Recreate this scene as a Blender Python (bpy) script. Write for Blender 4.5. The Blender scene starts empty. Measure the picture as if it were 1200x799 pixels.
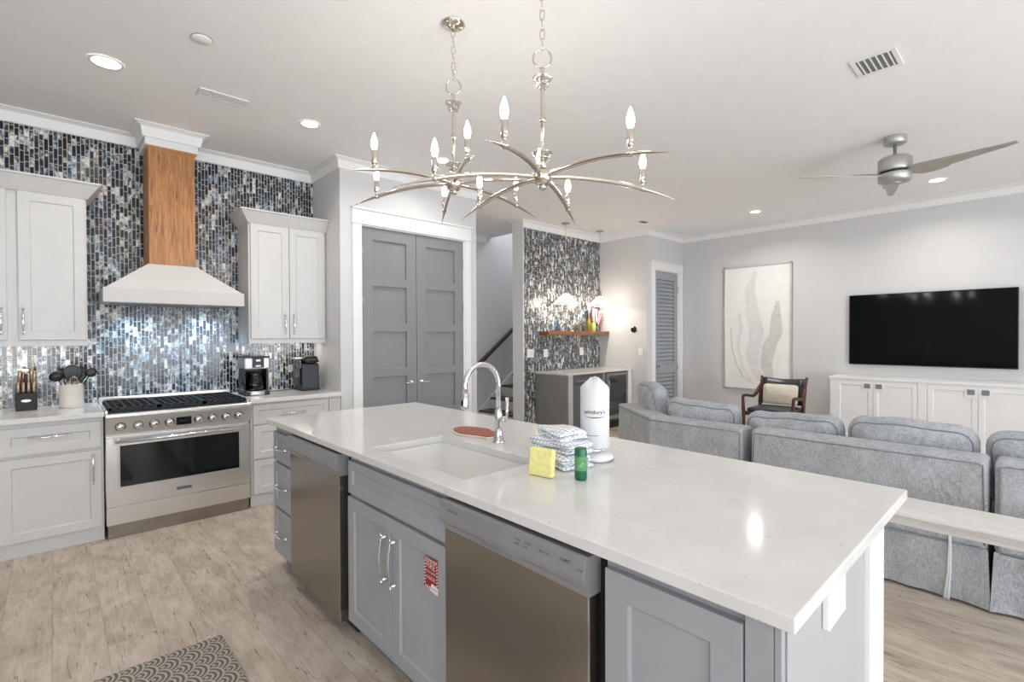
import bpy, bmesh, math, random
from mathutils import Vector, Matrix
random.seed(7)
PI = math.pi
SC = bpy.context.scene
COL = SC.collection

# ------------------------------------------------------------------ camera
HC = 3.09                      # ceiling height
cam_d = bpy.data.cameras.new('camera')
cam = bpy.data.objects.new('camera', cam_d)
COL.objects.link(cam)
cam_d.sensor_width = 36.0
cam_d.lens = 577.83 / 1200.0 * 36.0
cam_d.clip_start = 0.05
_y, _p, _r = 0.7482084, -0.010288, -0.0039653
_f = Vector((math.sin(_y) * math.cos(_p), math.cos(_y) * math.cos(_p), math.sin(_p)))
_rt = Vector((math.cos(_y), -math.sin(_y), 0))
_up = _rt.cross(_f)
_R = _rt * math.cos(_r) + _up * math.sin(_r)
_U = -_rt * math.sin(_r) + _up * math.cos(_r)
cam.matrix_world = Matrix(((_R.x, _U.x, -_f.x, 0), (_R.y, _U.y, -_f.y, 0), (_R.z, _U.z, -_f.z, 1.42), (0, 0, 0, 1)))
SC.camera = cam

# ------------------------------------------------------------------ exposure, world, daylight through the windows
SC.view_settings.view_transform = 'Standard'
SC.view_settings.look = 'None'
SC.view_settings.gamma = 1.0
SC.view_settings.use_curve_mapping = False
SC.view_settings.exposure = 0.0
SC.cycles.use_denoising = True
SC.cycles.max_bounces = 10
SC.cycles.diffuse_bounces = 6
SC.cycles.glossy_bounces = 5
SC.cycles.transmission_bounces = 8
SC.cycles.transparent_max_bounces = 12
SC.cycles.sample_clamp_indirect = 6.0
world = bpy.data.worlds.new('daylight')
SC.world = world
world.use_nodes = True
world.node_tree.nodes['Background'].inputs[0].default_value = (0.72, 0.82, 1.0, 1)
world.node_tree.nodes['Background'].inputs[1].default_value = 1.2


def area_light(name, loc, aim, sx, sy, watts, col):
    d = bpy.data.lights.new(name, 'AREA')
    d.shape = 'RECTANGLE'; d.size = sx; d.size_y = sy
    d.energy = watts; d.color = col
    o = bpy.data.objects.new(name, d); COL.objects.link(o)
    o.location = loc
    o.rotation_euler = (Vector(aim) - Vector(loc)).to_track_quat('-Z', 'Y').to_euler()
    return o

DAY = (0.93, 0.967, 1.0)
# daylight entering through the glass doors and window behind the camera, partly thrown up off the terrace
area_light('daylight_doors', (3.2, -4.6, .9), (3.2, -2.6, 3.2), 4.2, 2.2, 290, DAY)
area_light('daylight_window', (-1.1, -4.6, 1.2), (-1.1, -2.6, 3.3), 2.4, 1.9, 185, DAY)
area_light('side_window_fill', (-3.4, -1.85, 1.4), (-1.0, -1.85, 2.6), 2.4, 1.4, 85, DAY)  # added fill at an unseen side window, lights the island fronts
# unseen fill lamp added high in the stairwell to brighten the hall
area_light('stairwell_fill', (6.9, 5.88, 4.8), (5.4, 5.9, 1.0), 1.4, .8, 75, DAY)


# ------------------------------------------------------------------ materials
def lin(c):
    out = []
    for v in c:
        v /= 255.0
        out.append(v / 12.92 if v <= 0.04045 else ((v + 0.055) / 1.055) ** 2.4)
    return out + [1.0]


class NT:
    """small node-tree writer"""
    def __init__(s, name):
        s.m = bpy.data.materials.new(name); s.m.use_nodes = True
        s.t = s.m.node_tree
        s.b = s.t.nodes['Principled BSDF']
        s.out = s.t.nodes['Material Output']

    def n(s, kind, **kw):
        nd = s.t.nodes.new(kind)
        for k, v in kw.items():
            setattr(nd, k, v)
        return nd

    def put(s, sock, v):
        if isinstance(v, bpy.types.NodeSocket):
            s.t.links.new(v, sock)
        else:
            sock.default_value = v

    def math(s, op, a, b=None, c=None):
        nd = s.n('ShaderNodeMath', operation=op)
        s.put(nd.inputs[0], a)
        if b is not None: s.put(nd.inputs[1], b)
        if c is not None: s.put(nd.inputs[2], c)
        return nd.outputs[0]

    def coord(s):
        return s.n('ShaderNodeTexCoord').outputs['Object']

    def geo(s):
        return s.n('ShaderNodeNewGeometry').outputs['Position']

    def sep(s, v):
        nd = s.n('ShaderNodeSeparateXYZ'); s.put(nd.inputs[0], v)
        return nd.outputs

    def comb(s, x, y, z):
        nd = s.n('ShaderNodeCombineXYZ')
        s.put(nd.inputs[0], x); s.put(nd.inputs[1], y); s.put(nd.inputs[2], z)
        return nd.outputs[0]

    def scale(s, v, sc):
        nd = s.n('ShaderNodeMapping'); s.put(nd.inputs['Vector'], v)
        nd.inputs['Scale'].default_value = sc
        return nd.outputs[0]

    def noise(s, v, scale=5, detail=3, rough=.5, dist=0):
        nd = s.n('ShaderNodeTexNoise'); s.put(nd.inputs['Vector'], v)
        nd.inputs['Scale'].default_value = scale; nd.inputs['Detail'].default_value = detail
        nd.inputs['Roughness'].default_value = rough; nd.inputs['Distortion'].default_value = dist
        return nd.outputs['Fac']

    def white(s, v):
        nd = s.n('ShaderNodeTexWhiteNoise', noise_dimensions='3D'); s.put(nd.inputs['Vector'], v)
        return nd.outputs['Value']

    def ramp(s, fac, stops, interp='LINEAR'):
        nd = s.n('ShaderNodeValToRGB'); s.put(nd.inputs[0], fac)
        r = nd.color_ramp; r.interpolation = interp
        while len(r.elements) < len(stops): r.elements.new(0.5)
        for e, (p, c) in zip(r.elements, stops):
            e.position = p; e.color = lin(c) if len(c) == 3 else c
        return nd.outputs[0]

    def val(s, fac, stops, interp='LINEAR'):
        return s.ramp(fac, [(p, (v, v, v, 1)) for p, v in stops], interp)

    def mix(s, fac, a, b, blend='MIX'):
        nd = s.n('ShaderNodeMix', data_type='RGBA', blend_type=blend)
        s.put(nd.inputs[0], fac); s.put(nd.inputs[6], a); s.put(nd.inputs[7], b)
        return nd.outputs[2]

    def bump(s, h, strength=.2, dist=.01):
        nd = s.n('ShaderNodeBump'); s.put(nd.inputs['Height'], h)
        nd.inputs['Strength'].default_value = strength; nd.inputs['Distance'].default_value = dist
        s.put(s.b.inputs['Normal'], nd.outputs[0])

    def set(s, **kw):
        for k, v in kw.items():
            s.put(s.b.inputs[k.replace('_', ' ')], v)


def plain(name, c, rough=.5, metal=0., var=.03, nscale=6., bump=0., **kw):
    t = NT(name)
    co = t.coord()
    f = t.noise(co, nscale, 3)
    lo = [max(0, x * (1 - var)) for x in c]; hi = [min(255, x * (1 + var)) for x in c]
    t.set(Base_Color=t.ramp(f, [(.3, lo), (.7, hi)]), Roughness=rough, Metallic=metal)
    if bump: t.bump(t.noise(co, nscale * 12, 4), bump, .002)
    for k, v in kw.items(): t.set(**{k: v})
    return t.m


def emit(name, c, strength):
    t = NT(name)
    t.set(Base_Color=lin(c), Emission_Color=lin(c), Emission_Strength=strength)
    return t.m


def brushed(name, c, rough=.28, axis=(1, 1, 60), var=.06):
    t = NT(name)
    co = t.scale(t.coord(), axis)
    f = t.noise(co, 12, 3)
    t.set(Base_Color=t.ramp(f, [(.3, [x * (1 - var) for x in c]), (.7, [min(255, x * (1 + var)) for x in c])]), Metallic=1.0,
          Roughness=t.val(f, [(.3, rough - .02), (.7, rough + .03)]), Anisotropic=.65)
    tg = t.n('ShaderNodeTangent', direction_type='RADIAL', axis='Z'); t.put(t.b.inputs['Tangent'], tg.outputs[0])
    t.set(Anisotropic_Rotation=.0)
    return t.m


def glass(name, c=(255, 255, 255), rough=.02, alpha=.22):
    """clear thin glass: lets light straight through, with a reflecting skin"""
    t = NT(name)
    tr = t.n('ShaderNodeBsdfTransparent'); tr.inputs[0].default_value = lin(c)
    gl = t.n('ShaderNodeBsdfGlossy'); gl.inputs['Roughness'].default_value = rough
    lw = t.n('ShaderNodeLayerWeight'); lw.inputs[0].default_value = .5
    mx = t.n('ShaderNodeMixShader')
    t.put(mx.inputs[0], t.math('MULTIPLY_ADD', t.math('POWER', lw.outputs['Facing'], 2.5), min(1., alpha * 2.2), .04)); t.put(mx.inputs[1], tr.outputs[0]); t.put(mx.inputs[2], gl.outputs[0])
    t.t.links.new(mx.outputs[0], t.out.inputs[0])
    return t.m


def mosaic(name):
    """vertical strips of shell mosaic, random lengths, light grout"""
    t = NT(name)
    p = t.geo(); s = t.sep(p)
    W, Lr = .0262, .135
    u = t.math('DIVIDE', t.math('ADD', s[0], 10.0), W)
    col = t.math('FLOOR', u); fu = t.math('FRACT', u)
    r0 = t.white(t.comb(col, 3.3, 1.7))
    v = t.math('ADD', t.math('DIVIDE', s[2], Lr), t.math('MULTIPLY', r0, 7.0))
    row = t.math('FLOOR', v); fv = t.math('FRACT', v)
    cut = t.math('MULTIPLY_ADD', t.white(t.comb(col, row, 9.1)), .46, .27)
    hi = t.math('GREATER_THAN', fv, cut)
    rid = t.math('ADD', t.math('MULTIPLY', row, 2.0), hi)
    rnd = t.white(t.comb(col, rid, 4.2))
    rnd2 = t.white(t.comb(col, rid, 8.9))
    # grout
    gu = t.math('MINIMUM', fu, t.math('SUBTRACT', 1.0, fu))
    du = t.math('MULTIPLY', gu, W)
    d1 = t.math('MULTIPLY', t.math('MINIMUM', fv, t.math('SUBTRACT', 1.0, fv)), Lr)
    d2 = t.math('MULTIPLY', t.math('ABSOLUTE', t.math('SUBTRACT', fv, cut)), Lr)
    d = t.math('MINIMUM', du, t.math('MINIMUM', d1, d2))
    tile = t.val(d, [(.0012, 0), (.0021, 1)])
    # marbled shell colour inside each tile
    off = t.comb(t.math('MULTIPLY', rnd, 40), t.math('MULTIPLY', rnd2, 23), rnd)
    vm = t.n('ShaderNodeVectorMath', operation='ADD'); t.put(vm.inputs[0], p); t.put(vm.inputs[1], off)
    m1 = t.noise(t.scale(vm.outputs[0], (1, 1, .6)), 30, 5, .65, 1.3)
    big = t.noise(p, 9, 4, .6, .8)
    tone = t.math('ADD', t.math('MULTIPLY', rnd, .66), t.math('MULTIPLY', t.math('SUBTRACT', m1, .5), 1.75))
    tone = t.math('ADD', tone, t.math('MULTIPLY_ADD', t.math('SUBTRACT', big, .5), 1.1, .1))
    cool = t.ramp(tone, [(.0, (7, 12, 20)), (.3, (22, 33, 46)), (.48, (54, 76, 96)), (.62, (114, 134, 150)), (.77, (198, 204, 206)), (1., (244, 242, 238))])
    warm = t.ramp(tone, [(.0, (8, 9, 11)), (.3, (26, 28, 32)), (.48, (66, 68, 71)), (.62, (134, 131, 128)), (.76, (202, 198, 192)), (1., (244, 238, 230))])
    c = t.mix(t.val(rnd2, [(.47, 0), (.62, 1)]), cool, warm)
    c = t.mix(tile, lin((196, 194, 190)), c)
    t.set(Base_Color=c, Roughness=t.val(tile, [(0, .8), (1, .16)]), Specular_IOR_Level=.6)
    h = t.math('ADD', t.math('MULTIPLY', tile, .6), t.math('MULTIPLY', m1, .25))
    t.bump(h, .35, .002)
    return t.m


def planks(name):
    """whitewashed oak boards running along Y with dark cracks and knots"""
    t = NT(name)
    p = t.geo(); s = t.sep(p)
    W, L = .185, 1.5
    u = t.math('DIVIDE', t.math('ADD', s[0], 20.0), W); col = t.math('FLOOR', u); fu = t.math('FRACT', u)
    v = t.math('ADD', t.math('DIVIDE', t.math('ADD', s[1], 20.0), L), t.math('MULTIPLY', t.white(t.comb(col, 1.1, 2.2)), 5.0))
    row = t.math('FLOOR', v); fv = t.math('FRACT', v)
    rnd = t.white(t.comb(col, row, 5.5))
    off = t.comb(t.math('MULTIPLY', rnd, 30), t.math('MULTIPLY', rnd, 17), 0)
    vm = t.n('ShaderNodeVectorMath', operation='ADD'); t.put(vm.inputs[0], p); t.put(vm.inputs[1], off)
    q = vm.outputs[0]
    grain = t.noise(t.scale(q, (9, 1.3, 1)), 5, 6, .62, .6)
    blotch = t.noise(t.scale(q, (2.2, 1.0, 1)), 3.2, 4, .6, .5)
    crack = t.noise(t.scale(q, (17, 2.0, 1)), 2.3, 5, .62, .8)
    knot = t.noise(t.scale(q, (1.6, 1.0, 1)), 6.5, 3, .5, .4)
    tone = t.math('ADD', t.math('MULTIPLY', grain, .38), t.math('MULTIPLY', blotch, .62))
    tone = t.math('ADD', tone, t.math('MULTIPLY', t.math('SUBTRACT', rnd, .5), .05))
    c = t.ramp(tone, [(.28, (150, 136, 120)), (.42, (183, 168, 152)), (.54, (202, 189, 174)), (.70, (218, 208, 196))])
    ridge = t.math('ABSOLUTE', t.math('SUBTRACT', t.noise(t.scale(q, (7, .55, 1)), 3.4, 3, .6, .35), .5))
    cm = t.math('MULTIPLY', t.val(ridge, [(.004, .85), (.014, 0)]), t.val(crack, [(.52, 0), (.60, 1)]))
    cm = t.math('MAXIMUM', cm, t.val(crack, [(.69, 0), (.73, .6)]))
    c = t.mix(cm, c, lin((92, 76, 60)))
    km = t.val(knot, [(.70, 0), (.78, .55)])
    c = t.mix(km, c, lin((112, 96, 82)))
    gu = t.math('MULTIPLY', t.math('MINIMUM', fu, t.math('SUBTRACT', 1.0, fu)), W)
    gv = t.math('MULTIPLY', t.math('MINIMUM', fv, t.math('SUBTRACT', 1.0, fv)), L)
    seam = t.val(t.math('MINIMUM', gu, gv), [(.0004, .3), (.0018, 0)])
    c = t.mix(seam, c, lin((110, 92, 76)))
    t.set(Base_Color=c, Roughness=t.val(grain, [(.3, .5), (.7, .38)]), Specular_IOR_Level=.35)
    t.bump(t.math('SUBTRACT', grain, t.math('MULTIPLY', cm, .8)), .12, .003)
    return t.m


def quartz(name):
    t = NT(name)
    co = t.geo()
    a = t.noise(t.scale(co, (1, .6, 1)), 48, 5, .62, .5)
    b = t.noise(co, 7, 3)
    fl = t.val(a, [(.63, 0), (.69, .4)])
    c = t.mix(fl, t.ramp(b, [(.3, (216, 214, 211)), (.7, (224, 222, 220))]), lin((168, 162, 154)))
    t.set(Base_Color=c, Roughness=.11, Specular_IOR_Level=.42)
    return t.m


def oak(name, base, dark, axis='z', sc=1.):
    t = NT(name)
    co = t.geo()
    st = {'z': (7, 7, .55), 'x': (.55, 7, 7), 'y': (7, .55, 7)}[axis]
    g = t.noise(t.scale(co, st), 7 * sc, 6, .62, 1.1)
    g2 = t.noise(t.scale(co, tuple(x * 3.2 for x in st)), 6 * sc, 3, .6, .3)
    lo = [x * .86 for x in base]
    c = t.ramp(g, [(.3, dark), (.42, lo), (.55, base), (.75, [min(255, x * 1.1) for x in base])])
    c = t.mix(t.val(g2, [(.55, 0), (.66, .6)]), c, lin(dark))
    t.set(Base_Color=c, Roughness=.42)
    t.bump(g2, .15, .002)
    return t.m


def fabric(name, c, var=.2, wrinkle=1.0):
    t = NT(name)
    co = t.geo()
    w1 = t.noise(t.scale(co, (1, 1, .15)), 210, 3, .65)
    w2 = t.noise(t.scale(co, (.2, .2, 1)), 210, 3, .65)
    b = t.noise(co, 11, 4, .55)
    f = t.math('ADD', t.math('MULTIPLY', w1, .42), t.math('ADD', t.math('MULTIPLY', w2, .36), t.math('MULTIPLY', b, .22)))
    t.set(Base_Color=t.ramp(f, [(.38, [x * (1 - var) for x in c]), (.62, [min(255, x * (1 + var)) for x in c])]), Roughness=.95,
          Specular_IOR_Level=.15, Sheen_Weight=.2)
    wr = t.noise(t.scale(co, (1, 1, .7)), 8, 3, .55, 1.2)
    t.bump(t.math('ADD', t.math('MULTIPLY', w1, .12), t.math('ADD', t.math('MULTIPLY', w2, .12), t.math('MULTIPLY', wr, 4.0 * wrinkle))), .45, .008)
    return t.m


def scallop(name):
    """overlapping fish scales with concentric bands, opening towards +X"""
    t = NT(name)
    s = t.sep(t.geo())
    W = .135; R = W / 2; Hh = W * .3
    uu = t.math('ADD', s[1], 10.0); vv = t.math('ADD', s[0], 10.0)
    k0 = t.math('FLOOR', t.math('DIVIDE', t.math('SUBTRACT', vv, R), Hh))
    dist = None
    for i in (4, 3, 2, 1):                 # far rows first, near rows laid over them
        k = t.math('ADD', k0, float(i))
        par = t.math('MULTIPLY', t.math('FRACT', t.math('MULTIPLY', k, .5)), W)
        fu = t.math('SUBTRACT', t.math('FRACT', t.math('DIVIDE', t.math('ADD', uu, par), W)), .5)
        du = t.math('MULTIPLY', fu, W)
        dv = t.math('SUBTRACT', vv, t.math('MULTIPLY', k, Hh))
        d = t.math('SQRT', t.math('ADD', t.math('MULTIPLY', du, du), t.math('MULTIPLY', dv, dv)))
        inside = t.math('LESS_THAN', d, R)
        if dist is None: dist = d
        else:
            dist = t.math('ADD', t.math('MULTIPLY', inside, d), t.math('MULTIPLY', t.math('SUBTRACT', 1.0, inside), dist))
    band = t.math('FRACT', t.math('MULTIPLY', dist, 3.5 / R))
    m = t.val(band, [(.36, 0), (.46, 1), (.9, 1), (.98, 0)])
    c = t.mix(m, lin((186, 178, 166)), lin((98, 92, 84)))
    n = t.noise(t.geo(), 300, 2)
    c = t.mix(t.math('MULTIPLY', n, .25), c, lin((150, 142, 132)))
    t.set(Base_Color=c, Roughness=.85)
    t.bump(m, -.3, .002)
    return t.m


def checks(name, base, line, pitch, wid, axes=(0, 2)):
    t = NT(name)
    s = t.sep(t.coord())
    m = None
    for a in axes:
        f = t.math('FRACT', t.math('DIVIDE', t.math('ADD', s[a], 5.0), pitch))
        k = t.math('LESS_THAN', f, wid)
        k = t.math('MULTIPLY', k, t.math('LESS_THAN', t.math('ABSOLUTE', t.sep(t.n('ShaderNodeNewGeometry').outputs['Normal'])[a]), .75))
        m = k if m is None else t.math('MAXIMUM', m, k)
    n = t.noise(t.coord(), 260, 2)
    c = t.mix(m, lin(base), lin(line))
    c = t.mix(t.math('MULTIPLY', n, .12), c, lin((190, 200, 215)))
    t.set(Base_Color=c, Roughness=.95)
    t.bump(n, .3, .003)
    return t.m


M = {}
M['wall'] = plain('wall_paint', (209, 209, 210), .6, var=.006, bump=.03, nscale=9)
M['ceil'] = plain('ceiling_paint', (241, 241, 241), .8, var=.006, bump=.03, nscale=9)
M['trim'] = plain('white_trim_paint', (234, 234, 234), .35, var=.006)
M['cab'] = plain('white_cabinet_paint', (207, 206, 205), .38, var=.008)
M['louvre_lit_paint'] = plain('louvre_door_lit_paint', (156, 161, 167), .42, var=.012)  # door paint lightened to carry the brighter light on this door
M['isl'] = plain('blue_grey_cabinet_paint', (162, 164, 169), .42, var=.012)
M['gdoor'] = plain('blue_grey_door_paint', (134, 136, 140), .42, var=.012)
M['dark_gap'] = plain('black_gap', (14, 14, 15), .7)
M['toe'] = plain('grey_toe_kick', (120, 121, 122), .6)
M['mosaic'] = mosaic('shell_mosaic')
M['floor'] = planks('oak_boards')
M['quartz'] = quartz('white_quartz')
M['oak'] = oak('oak_veneer', (184, 128, 78), (116, 68, 34))
M['shelf'] = oak('shelf_wood', (140, 95, 62), (78, 46, 28), 'x', 1.6)
def whitewash(name):
    t = NT(name)
    g = t.noise(t.scale(t.geo(), (14, 1.0, 14)), 4, 5, .6, .5)
    t.set(Base_Color=t.ramp(g, [(.3, (206, 203, 199)), (.6, (222, 220, 217))]), Roughness=.5)
    return t.m
M['pale_wood'] = whitewash('whitewashed_wood')
M['walnut'] = oak('dark_walnut', (82, 46, 28), (40, 22, 14), 'z', 2)
M['steel'] = brushed('stainless_steel', (226, 225, 223), .30, (1.5, 1.5, 90), .02)
M['steel_dw'] = brushed('dishwasher_steel', (160, 155, 148), .24, (1.5, 1.5, 90), .02)
M['steel_h'] = brushed('stainless_steel_flat', (226, 225, 223), .30, (1.5, 90, 90), .02)
M['steel_plain'] = plain('grey_metal_panel', (176, 176, 178), .34, .85, var=.02)
M['fascia'] = plain('silver_fascia', (152, 152, 154), .38, .3, var=.02)
M['chrome'] = plain('polished_chrome', (226, 226, 228), .06, 1., var=.01)
M['nickel'] = plain('polished_nickel', (214, 205, 194), .13, 1., var=.02)
M['fan_metal'] = plain('brushed_nickel_fan', (186, 185, 181), .42, .7, var=.03)
M['black'] = plain('black_plastic', (11, 11, 12), .35)
M['black_iron'] = plain('cast_iron', (19, 17, 15), .5, .0, bump=.2)
M['black_glass'] = plain('black_glass', (6, 8, 10), .05, Specular_IOR_Level=.6)
M['tv_glass'] = plain('screen_glass', (4, 7, 11), .07, Specular_IOR_Level=.22)
M['oven_glass'] = plain('oven_glass', (14, 18, 20), .06, Specular_IOR_Level=.7)
M['grey_plastic'] = plain('grey_plastic', (128, 128, 130), .4)
M['charcoal'] = plain('charcoal_plastic', (46, 50, 56), .42)
M['sofa'] = fabric('grey_blue_linen', (169, 172, 176), .16)
M['pipe'] = plain('grey_piping', (134, 137, 142), .9)
M['cream'] = fabric('cream_linen', (222, 214, 196), .05)
M['leather'] = plain('black_leather', (48, 52, 57), .32, bump=.15, nscale=20)
M['ceramic'] = plain('cream_ceramic', (222, 216, 206), .25, var=.01)
M['sinkwhite'] = plain('white_fireclay', (240, 239, 236), .18, var=.005)
M['paper'] = plain('white_paper', (222, 222, 223), .8, var=.01, bump=.2)
M['white_plastic'] = plain('white_plastic', (238, 238, 237), .35, var=.01)
M['vent_dark'] = plain('vent_shadow_grey', (120, 120, 120), .7)
M['sponge'] = plain('yellow_sponge', (244, 236, 158), .9, var=.05, nscale=60, bump=.6)
M['green'] = plain('green_can', (14, 100, 68), .3)
M['green_light'] = plain('pale_green_band', (88, 152, 96), .35)
M['trivet'] = plain('brick_red_trivet', (152, 84, 70), .6, var=.2, nscale=60)
M['towel'] = checks('checked_cotton', (240, 242, 244), (92, 120, 150), .0195, .11, (0, 1, 2))
M['mat'] = scallop('scallop_mat')
M['knife_handle'] = plain('champagne_steel', (196, 176, 152), .28, .8)
M['red'] = plain('red_print', (150, 22, 34), .5)
M['pink'] = plain('white_print', (240, 226, 224), .5)
M['navy'] = plain('navy_cloth', (34, 44, 84), .8)
M['ink'] = plain('dark_ink', (40, 52, 52), .6)
M['ink_light'] = plain('grey_ink', (92, 92, 96), .6)
M['tread'] = plain('dark_stair_tread', (72, 66, 62), .45)
M['rail'] = plain('dark_rail_wood', (60, 55, 52), .4)
M['bar_grey'] = plain('taupe_grey_cabinet', (134, 132, 129), .45)
M['bar_dark'] = plain('slate_grey_cabinet', (98, 97, 96), .45)
M['art_paper'] = plain('art_ground', (240, 239, 236), .7, var=.01)
M['art_grey'] = plain('art_grey_wash', (226, 224, 222), .75, var=.03, nscale=14)
M['art_grey_dark'] = plain('art_darker_wash', (211, 208, 206), .75, var=.04, nscale=14)
M['silver'] = plain('silver_frame', (214, 212, 208), .35, .45)
M['bulb'] = emit('lit_bulb', (255, 240, 218), 14)
M['led'] = emit('lit_downlight', (255, 250, 240), 9)
M['pane'] = glass('window_pane', alpha=.1)
M['clear'] = glass('clear_glass', (236, 236, 234), .03, .28)
def frosted(name):
    t = NT(name)
    tr = t.n('ShaderNodeBsdfTransparent'); tl = t.n('ShaderNodeBsdfTranslucent'); tl.inputs[0].default_value = lin((250, 240, 226))
    gl = t.n('ShaderNodeBsdfGlossy'); gl.inputs['Roughness'].default_value = .1
    w = t.noise(t.coord(), 30, 2)
    a = t.n('ShaderNodeMixShader'); t.put(a.inputs[0], t.val(w, [(.3, .14), (.7, .3)])); t.put(a.inputs[1], tr.outputs[0]); t.put(a.inputs[2], tl.outputs[0])
    b = t.n('ShaderNodeMixShader'); b.inputs[0].default_value = .08; t.put(b.inputs[1], a.outputs[0]); t.put(b.inputs[2], gl.outputs[0])
    t.t.links.new(b.outputs[0], t.out.inputs[0])
    return t.m
M['frost'] = frosted('ribbed_frosted_glass')
M['amber'] = glass('olive_glass', (186, 176, 60), .03, .3)
M['carafe'] = glass('carafe_glass', (120, 116, 112), .03, .35)
M['deck'] = plain('deck_boards', (170, 160, 148), .7)


# ------------------------------------------------------------------ mesh builder
class MB:
    def __init__(s):
        s.v = []; s.f = []; s.sm = []

    def add(s, vs, fs, smooth=False):
        o = len(s.v)
        s.v += [Vector(p) for p in vs]
        s.f += [[i + o for i in f] for f in fs]
        s.sm += [smooth] * len(fs)
        return s

    def box(s, x0, x1, y0, y1, z0, z1, mp=None):
        if x0 > x1: x0, x1 = x1, x0
        if y0 > y1: y0, y1 = y1, y0
        if z0 > z1: z0, z1 = z1, z0
        vs = [(x, y, z) for x in (x0, x1) for y in (y0, y1) for z in (z0, z1)]
        if mp: vs = [mp(*p) for p in vs]
        return s.add(vs, [(0, 1, 3, 2), (4, 6, 7, 5), (0, 4, 5, 1), (2, 3, 7, 6), (0, 2, 6, 4), (1, 5, 7, 3)])

    def prism(s, poly, h0, h1, mp):
        """poly in (a,b), extruded along the third local axis; mp(a,b,h) -> point"""
        n = len(poly)
        vs = [mp(a, b, h0) for a, b in poly] + [mp(a, b, h1) for a, b in poly]
        fs = [list(range(n))[::-1], list(range(n, 2 * n))]
        fs += [(i, (i + 1) % n, n + (i + 1) % n, n + i) for i in range(n)]
        return s.add(vs, fs)

    def lathe(s, prof, c=(0, 0, 0), n=24, mp=None, smooth=True, caps=True):
        """prof = [(r,z)...] about the local z axis through c"""
        mp = mp or (lambda x, y, z: (c[0] + x, c[1] + y, c[2] + z))
        vs = []; fs = []
        for r, z in prof:
            for k in range(n):
                a = 2 * PI * k / n
                vs.append(mp(r * math.cos(a), r * math.sin(a), z))
        for i in range(len(prof) - 1):
            for k in range(n):
                fs.append((i * n + k, i * n + (k + 1) % n, (i + 1) * n + (k + 1) % n, (i + 1) * n + k))
        s.add(vs, fs, smooth)
        if caps:
            s.add(vs[:n], [list(range(n))[::-1]]); s.add(vs[-n:], [list(range(n))])
        return s

    def tube(s, pts, rad, n=10, closed=False, smooth=True):
        pts = [Vector(p) for p in pts]
        m = len(pts)
        rad = rad if isinstance(rad, (list, tuple)) else [rad] * m
        def tan(i):
            if closed: return (pts[(i + 1) % m] - pts[i - 1]).normalized()
            return (pts[min(i + 1, m - 1)] - pts[max(i - 1, 0)]).normalized()
        t0 = tan(0)
        nrm = t0.orthogonal().normalized()
        vs = []; prev = t0
        for i in range(m):
            t = tan(i)
            nrm = (prev.rotation_difference(t) @ nrm)
            nrm = (nrm - t * nrm.dot(t)).normalized()
            prev = t
            b = t.cross(nrm)
            for k in range(n):
                a = 2 * PI * k / n
                vs.append(pts[i] + (nrm * math.cos(a) + b * math.sin(a)) * rad[i])
        fs = []
        for i in range(m if closed else m - 1):
            j = (i + 1) % m
            for k in range(n):
                fs.append((i * n + k, i * n + (k + 1) % n, j * n + (k + 1) % n, j * n + k))
        s.add(vs, fs, smooth)
        if not closed:
            s.add(vs[:n], [list(range(n))[::-1]]); s.add(vs[-n:], [list(range(n))])
        return s

    def ball(s, c, r, n=16, sq=(1, 1, 1)):
        prof = [(max(1e-4, r * math.sin(PI * i / 10)), -r * math.cos(PI * i / 10)) for i in range(11)]
        return s.lathe(prof, n=n, mp=lambda x, y, z: (c[0] + x * sq[0], c[1] + y * sq[1], c[2] + z * sq[2]))

    def puff(s, hx, hy, hz, mp=None, n=9, rnd=.35, belly=.3):
        """soft cushion: a rounded box, half sizes hx hy hz, thinnest axis swells in the middle"""
        bm = bmesh.new()
        bmesh.ops.create_cube(bm, size=2)
        bmesh.ops.subdivide_edges(bm, edges=bm.edges[:], cuts=n, use_grid_fill=True)
        thin = min(range(3), key=lambda i: (hx, hy, hz)[i])
        hs = (hx, hy, hz); mn = hs[thin]
        vs = []
        for v in bm.verts:
            q = [v.co.x, v.co.y, v.co.z]
            rr = mn * rnd * 2
            inner = [max(0, h - rr) for h in hs]
            w = [q[i] * hs[i] for i in range(3)]
            cl = [max(-inner[i], min(inner[i], w[i])) for i in range(3)]
            d = Vector([w[i] - cl[i] for i in range(3)])
            if d.length > 1e-6:
                d = d.normalized() * rr
            p = [cl[i] + d[i] for i in range(3)]
            oth = [i for i in range(3) if i != thin]
            e = (1 - abs(q[oth[0]]) ** 2.5) * (1 - abs(q[oth[1]]) ** 2.5)
            p[thin] *= (1 - belly) + belly * e * 1.25
            vs.append(p)
        bm.verts.index_update()
        fs = [[v.index for v in f.verts] for f in bm.faces]
        bm.free()
        if mp: vs = [mp(*p) for p in vs]
        return s.add(vs, fs, True)

    def build(s, name, mat, parent=None, bevel=0., seg=2):
        off = Vector((0, 0, 0)); q = parent
        while q is not None:
            off += Vector(q.location); q = q.parent
        me = bpy.data.meshes.new(name)
        me.from_pydata([tuple(p - off) for p in s.v], [], s.f)
        me.polygons.foreach_set('use_smooth', s.sm)
        bm = bmesh.new(); bm.from_mesh(me)
        bmesh.ops.remove_doubles(bm, verts=bm.verts[:], dist=1e-6)
        bmesh.ops.recalc_face_normals(bm, faces=bm.faces[:])
        bm.to_mesh(me); bm.free()
        me.materials.append(mat)
        o = bpy.data.objects.new(name, me); COL.objects.link(o)
        if parent is not None: o.parent = parent
        if bevel:
            md = o.modifiers.new('edge', 'BEVEL'); md.width = bevel; md.segments = seg
            md.limit_method = 'ANGLE'; md.angle_limit = math.radians(40)
        return o


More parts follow.
